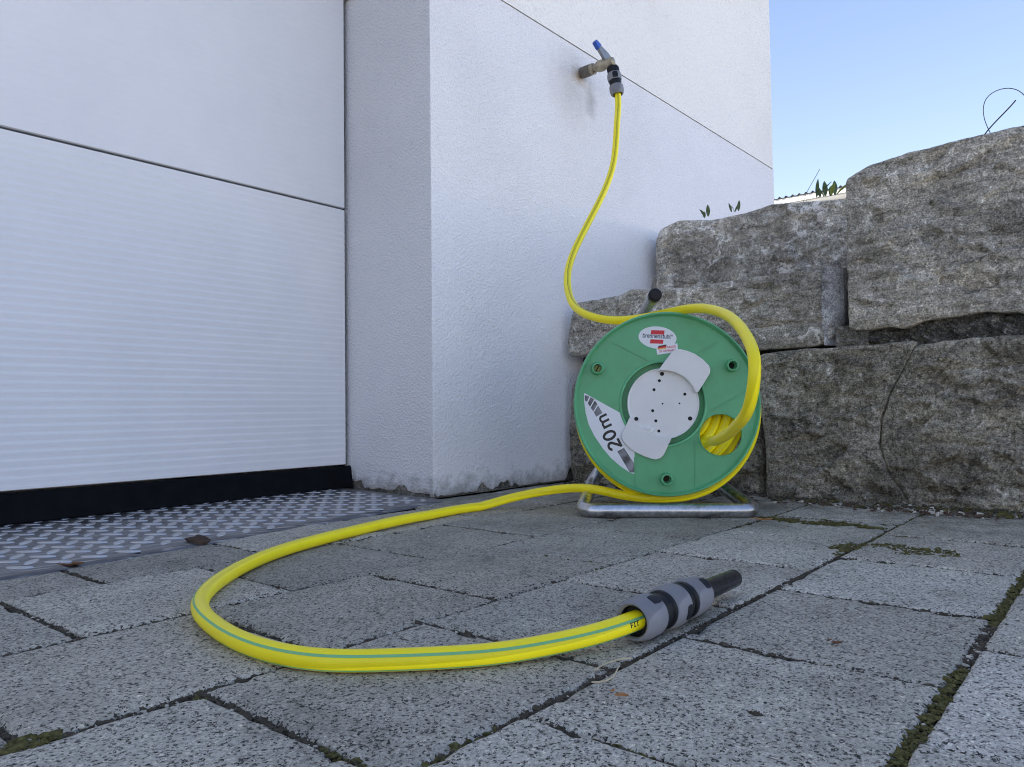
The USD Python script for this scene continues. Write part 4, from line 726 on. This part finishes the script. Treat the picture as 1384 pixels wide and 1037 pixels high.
# print near the coupling
def on_hose(txt, s_at, phi, height):
    tm = meshkit.text_mesh(txt, height, 0.0002, True); v = tm.vertices.copy(); s = np.r_[0, np.cumsum(np.linalg.norm(np.diff(gp, axis=0), axis=1))]
    T = np.gradient(gp, axis=0); T /= np.linalg.norm(T, axis=1, keepdims=True); st_ = s[-1]-s_at+v[:, 0]
    Pc = np.stack([np.interp(st_, s, gp[:, k]) for k in range(3)], 1); Tc = np.stack([np.interp(st_, s, T[:, k]) for k in range(3)], 1); S = np.cross(Tc, [0, 0, 1]); S /= np.linalg.norm(S, axis=1, keepdims=True); Uc = np.cross(S, Tc)
    a = phi+v[:, 1]/HR; rr = HR+0.0001+v[:, 2]; tm.vertices = Pc+rr[:, None]*(np.cos(a)[:, None]*S+np.sin(a)[:, None]*Uc); return tm
obj('printing', on_hose('FIT', 0.0300, -0.10, 0.0038), 'print_black', gpr)

def on_lathe(prof, s0, s1, phi0, dphi, proud=0.0004, n=16):
    """rounded inlay on the turned surface prof = [(s, r)] about the x axis; angle from -y towards z"""
    a = np.linspace(-1, 1, n); A, B = np.meshgrid(a, a, indexing='ij'); k = np.sqrt(np.maximum(1e-9, 1-0.38*np.minimum(A**2, B**2)*2*0.5))   # squircle
    Au, Bu = A*np.sqrt(1-0.32*B**2), B*np.sqrt(1-0.32*A**2); s = (s0+s1)/2+(s1-s0)/2*Au; ph = phi0+dphi*Bu
    r = np.interp(s, [q[0] for q in prof], [q[1] for q in prof])+proud*np.where(np.maximum(abs(A), abs(B)) > 0.97, -1.0, 1.0)
    m_ = TM(np.stack([s, -r*np.cos(ph), r*np.sin(ph)], -1).reshape(-1, 3), grid_faces(n, n)); c = m_.triangles_center[len(m_.faces)//2]
    if m_.face_normals[len(m_.faces)//2]@np.array([0, c[1], c[2]]) < 0: m_.invert()
    return m_
def turned(prof, k=56):
    m_ = lathe([(r, s) for s, r in prof], k); v = m_.vertices.copy(); m_.vertices = np.stack([v[:, 2], -v[:, 1], v[:, 0]], 1)
    m_.fix_normals(); return m_
NUT = [(-0.001, 0.0130), (-0.0035, 0.0138), (-0.0042, 0.0150), (-0.0030, 0.0163), (0.002, 0.0176), (0.009, 0.0186), (0.016, 0.0190), (0.022, 0.0186), (0.0262, 0.0176), (0.0270, 0.0160), (0.0268, 0.0140)]
SLV = [(0.0445, 0.0150), (0.0442, 0.0172), (0.0455, 0.0184), (0.052, 0.0192), (0.060, 0.0194), (0.067, 0.0188), (0.0700, 0.0178), (0.0704, 0.0160)]
COL = [(0.0850, 0.0155), (0.0852, 0.0175), (0.0870, 0.0184), (0.095, 0.0184), (0.105, 0.0178), (0.114, 0.0168), (0.1168, 0.0158), (0.1170, 0.0130)]
CORE = [(0.003, 0.0086), (0.003, 0.0128), (0.026, 0.0145), (0.0275, 0.0160), (0.0335, 0.0163), (0.0345, 0.0152), (0.040, 0.0152), (0.0415, 0.0168), (0.0445, 0.0172), (0.050, 0.0150), (0.068, 0.0150), (0.0705, 0.0172), (0.0745, 0.0176), (0.0755, 0.0150), (0.080, 0.0150), (0.081, 0.0168), (0.0848, 0.0170), (0.086, 0.015)]
TUBE = [(0.084, 0.0150), (0.100, 0.0150), (0.117, 0.0148), (0.1215, 0.0135), (0.126, 0.0112), (0.130, 0.0101), (0.135, 0.0098), (0.1955, 0.0092), (0.1968, 0.0088), (0.1972, 0.0080), (0.1965, 0.0072), (0.150, 0.0070), (0.150, 0.0)]
A0 = np.array([0.5240, 0.3131, 0.0178])
def place(m_): m_ = m_.copy(); m_.apply_scale([0.955, 0.93, 0.93]); m_.apply_translation(A0); return m_
con = xf('end_coupling', hose); tag(con, 'grey and black quick coupling at the free end')
obj('coupling_core', place(turned(CORE)), 'coupling_black', con, smooth=35)
obj('clamp_nut', place(turned(NUT)), 'coupling_grey', con, smooth=40)
obj('release_sleeve', place(turned(SLV)), 'coupling_grey', con, smooth=40)
for k in range(3): obj('grip_inlay', place(on_lathe(NUT, 0.0100, 0.0264, 1.06+k*2*PI/3, 0.30)), 'coupling_inlay', con, smooth=True)
for k in range(2): obj('grip_inlay', place(on_lathe(SLV, 0.0570, 0.0706, -0.20+k*PI, 0.40)), 'coupling_black', con, smooth=True)
noz = xf('nozzle', hose); tag(noz, 'black tube nozzle with a grey collar')
obj('nozzle_tube', place(turned(TUBE)), 'nozzle_black', noz, smooth=35)
obj('nozzle_collar', place(turned(COL)), 'coupling_grey', noz, smooth=40)
for k in range(3): obj('collar_tab', place(on_lathe(COL, 0.1020, 0.1180, 0.88+k*2*PI/3, 0.40)), 'coupling_inlay', noz, smooth=True)
# connector at the tap
B0, B1 = np.array([1.6858, 1.0445, 1.0740]), np.array([1.6845, 1.0300, 0.9960]); bd = B1-B0
tc = xf('tap_coupling', hose)
def hang(prof, k=40): return along(lathe([(r, s) for s, r in prof], k), B0, bd, up=(1, 0, 0))
def fixn(m_): m_.fix_normals(); return m_
obj('thread_cap', fixn(hang([(0, 0), (0.0, 0.0140), (0.0012, 0.0152), (0.014, 0.0152), (0.016, 0.0145), (0.018, 0.0150)])), 'coupling_black', tc, smooth=35)
obj('thread_cap_ridge', cat(*[along(bx(-0.0008, 0.0008, 0.0148, 0.0158, 0.002, 0.013).apply_transform(trimesh.transformations.rotation_matrix(a, [0, 0, 1])), B0, bd, up=(1, 0, 0)) for a in np.linspace(0, 2*PI, 18, endpoint=False)]), 'coupling_black', tc)
obj('coupling_core', fixn(hang([(0.015, 0.0150), (0.036, 0.0150), (0.041, 0.0162), (0.048, 0.0150), (0.056, 0.0145), (0.074, 0.0148)])), 'coupling_black', tc, smooth=35)
SL2 = [(0.0175, 0.0155), (0.018, 0.0172), (0.020, 0.0180), (0.030, 0.0182), (0.0365, 0.0176), (0.038, 0.0160)]
obj('release_sleeve', fixn(hang(SL2)), 'coupling_grey', tc, smooth=40)
obj('clamp_nut', fixn(hang([(0.052, 0.0150), (0.0525, 0.0172), (0.055, 0.0184), (0.066, 0.0186), (0.0735, 0.0172), (0.0770, 0.0148), (0.0772, 0.0125), (0.074, 0.0110)])), 'coupling_grey', tc, smooth=40)
for k in range(3):
    q = on_lathe([(a, b) for a, b in SL2], 0.019, 0.0375, 0.0+k*2*PI/3, 0.45); v = q.vertices; q.vertices = np.stack([v[:, 1], v[:, 2], v[:, 0]], 1)
    q = along(q.apply_transform(trimesh.transformations.rotation_matrix(0.9, [0, 0, 1])), B0, bd, up=(1, 0, 0)); obj('grip_inlay', q, 'coupling_black', tc, smooth=True)

# ------------------------------------------------------------------ tap on the wall
tap = tag(xf('water_tap'), 'old brass wall tap with a blue tipped lever', 'tap')
TX, TZ = 1.678, 1.0835
def ty(prof, k=28): return fixn(along(lathe(prof, k), (TX, WY+0.004, TZ), (0, -1, 0.03)))
obj('wall_pipe', ty([(0.0105, -0.01), (0.0105, 0.012), (0.0, 0.012)]), 'tap_metal', tap, smooth=35)
obj('hex_coupling', ty([(0.0125, 0.006), (0.0155, 0.008), (0.0155, 0.036), (0.0135, 0.038), (0.0, 0.038)], 8), 'tap_dull', tap)
obj('lock_ring', ty([(0.0, 0.037), (0.0150, 0.037), (0.0155, 0.039), (0.0155, 0.045), (0.0145, 0.047), (0, 0.047)], 8), 'tap_metal', tap)
obj('valve_body', ty([(0.0, 0.045), (0.0105, 0.046), (0.0105, 0.054), (0.0135, 0.058), (0.0150, 0.066), (0.0150, 0.074), (0.0135, 0.081), (0.0115, 0.086), (0.0120, 0.092), (0.0125, 0.100), (0.0105, 0.106), (0.005, 0.109), (0, 0.1092)]), 'tap_metal', tap, smooth=40)
obj('spout', fixn(along(lathe([(0.0, 0.004), (0.0125, 0.004), (0.0125, -0.018), (0, -0.018)], 28), B0, -bd, up=(1, 0, 0))), 'tap_metal', tap, smooth=35)
obj('valve_stem', fixn(along(lathe([(0.009, 0.010), (0.009, 0.019), (0.006, 0.021), (0.006, 0.032), (0, 0.032)], 20), (TX, WY-0.064, TZ), (0, 0, 1))), 'tap_metal', tap, smooth=35)
obj('lever_nut', fixn(along(lathe([(0.0, 0.026), (0.0075, 0.026), (0.0075, 0.0335), (0.0065, 0.0345), (0, 0.0345)], 6), (TX, WY-0.064, TZ), (0, 0, 1))), 'lever_grey', tap)
LV = Polygon([(-0.010, -0.010), (-0.006, -0.0150), (0.006, -0.0155), (0.020, -0.0120), (0.048, -0.0065), (0.054, -0.0045), (0.054, 0.0045), (0.048, 0.0065), (0.020, 0.0120), (0.006, 0.0155), (-0.006, 0.0150), (-0.010, 0.010)])
def lever(m_):    # from the stem back towards the wall, rising
    m_ = m_.copy(); v = m_.vertices; d = np.array([-0.74, 0.20, 0.60]); d /= np.linalg.norm(d); s = np.cross(d, [-0.35, -0.75, 0.35]); s /= np.linalg.norm(s); n = np.cross(s, d)
    m_.vertices = np.array([TX+0.012, WY-0.072, TZ+0.022])+v[:, :1]*d+v[:, 1:2]*s+v[:, 2:]*n; return m_
lv = obj('lever', lever(pillow(LV, 0.008, 0.0016)), 'lever_grey', tap, smooth=40)
tip = pillow(LV.intersection(sbox(0.036, -1, 1, 1)).buffer(0.0010), 0.0108, 0.0020); tip.apply_translation([0, 0, -0.0014]); obj('lever_tip', lever(tip), 'lever_blue', tap, smooth=40)

# ------------------------------------------------------------------ plants, stems, leaves on the ground
def leaf(base, d, length, width, bend, seed, n=9, cup=0.25):
    r = np.random.default_rng(seed); d = np.array(d, float); d /= np.linalg.norm(d); s = np.cross(d, [0, 0, 1.0]); s = s/np.linalg.norm(s) if np.linalg.norm(s) > 1e-6 else np.array([1.0, 0, 0]); nn = np.cross(s, d)
    t = np.linspace(0, 1, n); w = width*np.sin(PI*np.clip(t*0.93+0.05, 0, 1))**0.8; c = np.array(base)+d*(t*length)[:, None]+nn*(-bend*length*t**2)[:, None]
    V = []
    for i in range(n):
        for k in (-1, -0.5, 0, 0.5, 1): V.append(c[i]+s*w[i]/2*k+nn*(cup*w[i]*(k*k)*0.5)+nn*r.normal(0, 0.0003))
    m_ = TM(V, grid_faces(n, 5)); m2 = m_.copy(); m2.vertices = m2.vertices-np.array(nn)*0.0006; m2.invert(); return cat(m_, m2)
def rosette(name, label, base, specs, mat='leaf_green'):
    pl = tag(xf(name, None, base), label, 'plant')
    for i, (az, el, ln, w, mt) in enumerate(specs):
        a, e = math.radians(az), math.radians(el); obj('leaf', leaf((0.004*math.cos(a), 0.004*math.sin(a)+(0.012*((i*7) % 5-2) if len(specs) > 5 else 0.006*(i-1.5)), -0.004), (math.cos(a)*math.cos(e), math.sin(a)*math.cos(e), math.sin(e)), ln*0.92, w*0.68, 0.12, i), mt or mat, pl, smooth=40)
    return pl
rosette('leafy_weed', 'leafy green weed at the right end of the upper stone beside the tall block', (2.06, 0.630, 0.738), [(20, 78, 0.048, 0.019, None), (190, 72, 0.042, 0.020, None), (215, 80, 0.052, 0.014, None), (10, 66, 0.040, 0.018, None), (170, 62, 0.036, 0.019, None), (-95, 40, 0.05, 0.018, 'leaf_yellow'), (120, 60, 0.036, 0.016, None), (-80, 55, 0.055, 0.013, None), (230, 70, 0.034, 0.02, 'leaf_yellow')])
rosette('leafy_weed', 'small dark two leaved weed on the upper stone close to the house wall', (2.05, 0.965, 0.738), [(200, 80, 0.036, 0.017, None), (150, 55, 0.030, 0.015, None), (30, 70, 0.026, 0.014, None)])
rosette('leafy_weed', 'tiny pointed weed on the upper stone between two larger weeds', (2.05, 0.875, 0.738), [(215, 70, 0.032, 0.013, None), (100, 70, 0.022, 0.009, None), (-110, 60, 0.028, 0.011, None), (180, 60, 0.03, 0.010, None)])
sg = tag(xf('grass_stalk'), 'thin leaning grass stalk standing on the upper stone', 'stalk')
obj('blade', tube(spline([(2.09, 0.700, 0.728), (2.095, 0.694, 0.755), (2.10, 0.676, 0.79), (2.10, 0.656, 0.822)]), np.linspace(0.0011, 0.0004, 15)[:len(spline([(2.09, 0.700, 0.728), (2.095, 0.694, 0.755), (2.10, 0.676, 0.79), (2.10, 0.656, 0.822)]))] if len(spline([(2.09, 0.700, 0.728), (2.095, 0.694, 0.755), (2.10, 0.676, 0.79), (2.10, 0.656, 0.822)])) <= 15 else 0.0008, 6), 'stem_grey', sg, smooth=True)
obj('blade', tube(spline([(2.09, 0.692, 0.728), (2.095, 0.690, 0.745), (2.098, 0.688, 0.762)]), 0.0005, 6), 'stem_grey', sg, smooth=True)
vt = tag(xf('dry_vine'), 'looping bare vine stem standing on the tall block', 'vine')
obj('stem', tube(spline([(1.66, 0.196, 0.652), (1.65, 0.2057, 0.6857), (1.65, 0.2162, 0.7317), (1.65, 0.2095, 0.755), (1.65, 0.1900, 0.7645), (1.65, 0.165, 0.758), (1.65, 0.148, 0.735), (1.66, 0.142, 0.70), (1.67, 0.150, 0.66)]), 0.00075, 6), 'stem_dark', vt, smooth=True)
bs_ = tag(xf('twig'), 'dark straight twig crossing the looping vine on the tall block', 'twig')
obj('stem', tube(spline([(1.66, 0.232, 0.66), (1.65, 0.2163, 0.6855), (1.65, 0.1838, 0.719), (1.65, 0.165, 0.738)]), 0.0013, 6), 'stem_dark', bs_, smooth=True)
def dead(label, x, y, ang, ln, w, mat, seed, z=0.0015):
    t = tag(xf('dead_leaf', None, (x, y, z), ang), label, 'leaf'); r = np.random.default_rng(seed)
    n, k = 11, 7; T, K = np.meshgrid(np.linspace(0, 1, n), np.linspace(-1, 1, k), indexing='ij'); wd = w*np.sin(PI*np.clip(0.06+0.9*T, 0, 1))**0.7
    P = np.stack([(T-0.5)*ln, K*wd/2*0.8, 0.004+0.35*np.abs(K)**1.6*wd*0.6+0.010*(T-0.5)**2*ln/0.03], -1); P[..., 2] += 0.005*(meshkit.fbm(P*90+seed, 3)-0.5); P[..., 1] += 0.004*(meshkit.fbm(P*70+seed+9, 3)-0.5)
    P[..., 2] -= P[..., 2].min()-0.0005; m_ = TM(P.reshape(-1, 3), grid_faces(n, k)); m2 = m_.copy(); m2.vertices = m2.vertices-[0, 0, 0.0004]; m2.invert(); obj('blade', cat(m_, m2), mat, t, smooth=50)
    obj('stalk', tube(np.array([[-ln*0.5, 0, 0.004], [-ln*0.62, 0.001, 0.003], [-ln*0.75, 0.003, 0.002]]), 0.0006, 5), mat, t)
dead('crumpled dark brown leaf lying against the edge of the tread plate', 0.374, 1.008, -38, 0.026, 0.014, 'dead_leaf_brown', 3)
dead('curled orange brown leaf beside the right foot of the reel stand', 1.203, 0.477, -50, 0.028, 0.010, 'dead_leaf_orange', 5)
dead('small tan leaf flake lying on a front paver near the bottom', 0.421, 0.262, -60, 0.009, 0.005, 'dead_leaf_orange', 7)
dead('tiny reddish leaf flake on the paver right of the nozzle', 0.617, 0.189, -40, 0.009, 0.005, 'dead_leaf_brown', 9, z=0.0005)
clod = trimesh.creation.icosphere(3, 1.0); v = clod.vertices; clod.vertices = v*(1+0.7*fbm(v, 2.2, 3, 4))[:, None]*[0.016, 0.009, 0.0075]; clod.apply_transform(trimesh.transformations.rotation_matrix(-0.7, [0, 0, 1])); clod.apply_translation([0.546, 1.030, 0.005])
tag(obj('dirt_clod', clod, 'brown_dark', smooth=True), 'dark lump of dirt at the edge of the tread plate', 'dirt')
for lab_, pts in (('pale straight straw by the joint below the coupling', [(0.448, 0.301, 0.0022), (0.466, 0.299, 0.004), (0.487, 0.294, 0.0022)]), ('pale bent straw nearest the camera below the hose', [(0.430, 0.291, 0.0015), (0.446, 0.284, 0.0025), (0.462, 0.290, 0.003), (0.467, 0.292, 0.002)])):
    sp_ = spline(pts, 0.003); tag(obj('straw', tube(sp_, 0.00055, 6), 'straw', smooth=True), lab_, 'straw')

# ------------------------------------------------------------------ low outbuilding beyond the wall
shed = tag(xf('outbuilding'), 'low outbuilding with white fascia and ribbed roof seen past the house corner', 'outbuilding')
obj('wall', bx(14.35, 19.5, -2.0, 7.5, 0.6, 3.9), 'shed_white', shed)
obj('fascia', bx(14.0, 14.05, -2.3, 7.8, 3.93, 4.02), 'shed_white', shed)
obj('soffit', bx(14.05, 14.6, -2.3, 7.8, 3.905, 3.925), 'shed_white', shed)
ys = np.arange(-2.3, 7.8, 0.01); ph = ((ys+0.02)/0.1205) % 1.0; zz = 0.030*np.clip(1.6*(0.5-np.abs(ph-0.5))*2-0.75, 0, 0.65)/0.65
X2 = np.array([13.97, 17.0, 20.0]); Vt = np.array([[(x, y, 4.026+z_+0.03*(x-14)*(-0.3)) for y, z_ in zip(ys, zz)] for x in X2]); m = TM(Vt.reshape(-1, 3), grid_faces(3, len(ys))); m = m if m.face_normals[0][2] > 0 else (m.invert() or m)
mm = m.copy(); mm.vertices = mm.vertices-[0, 0, 0.004]; mm.invert()
fr = TM(np.vstack([np.c_[np.full(len(ys), 13.985), ys, 4.022+0*ys], np.c_[np.full(len(ys), 13.985), ys, 4.024+zz]]), grid_faces(2, len(ys)))
obj('roof_sheet', cat(m, mm), 'shed_roof', shed, smooth=30); obj('rib_filler', cat(fr), 'shed_roof', shed)
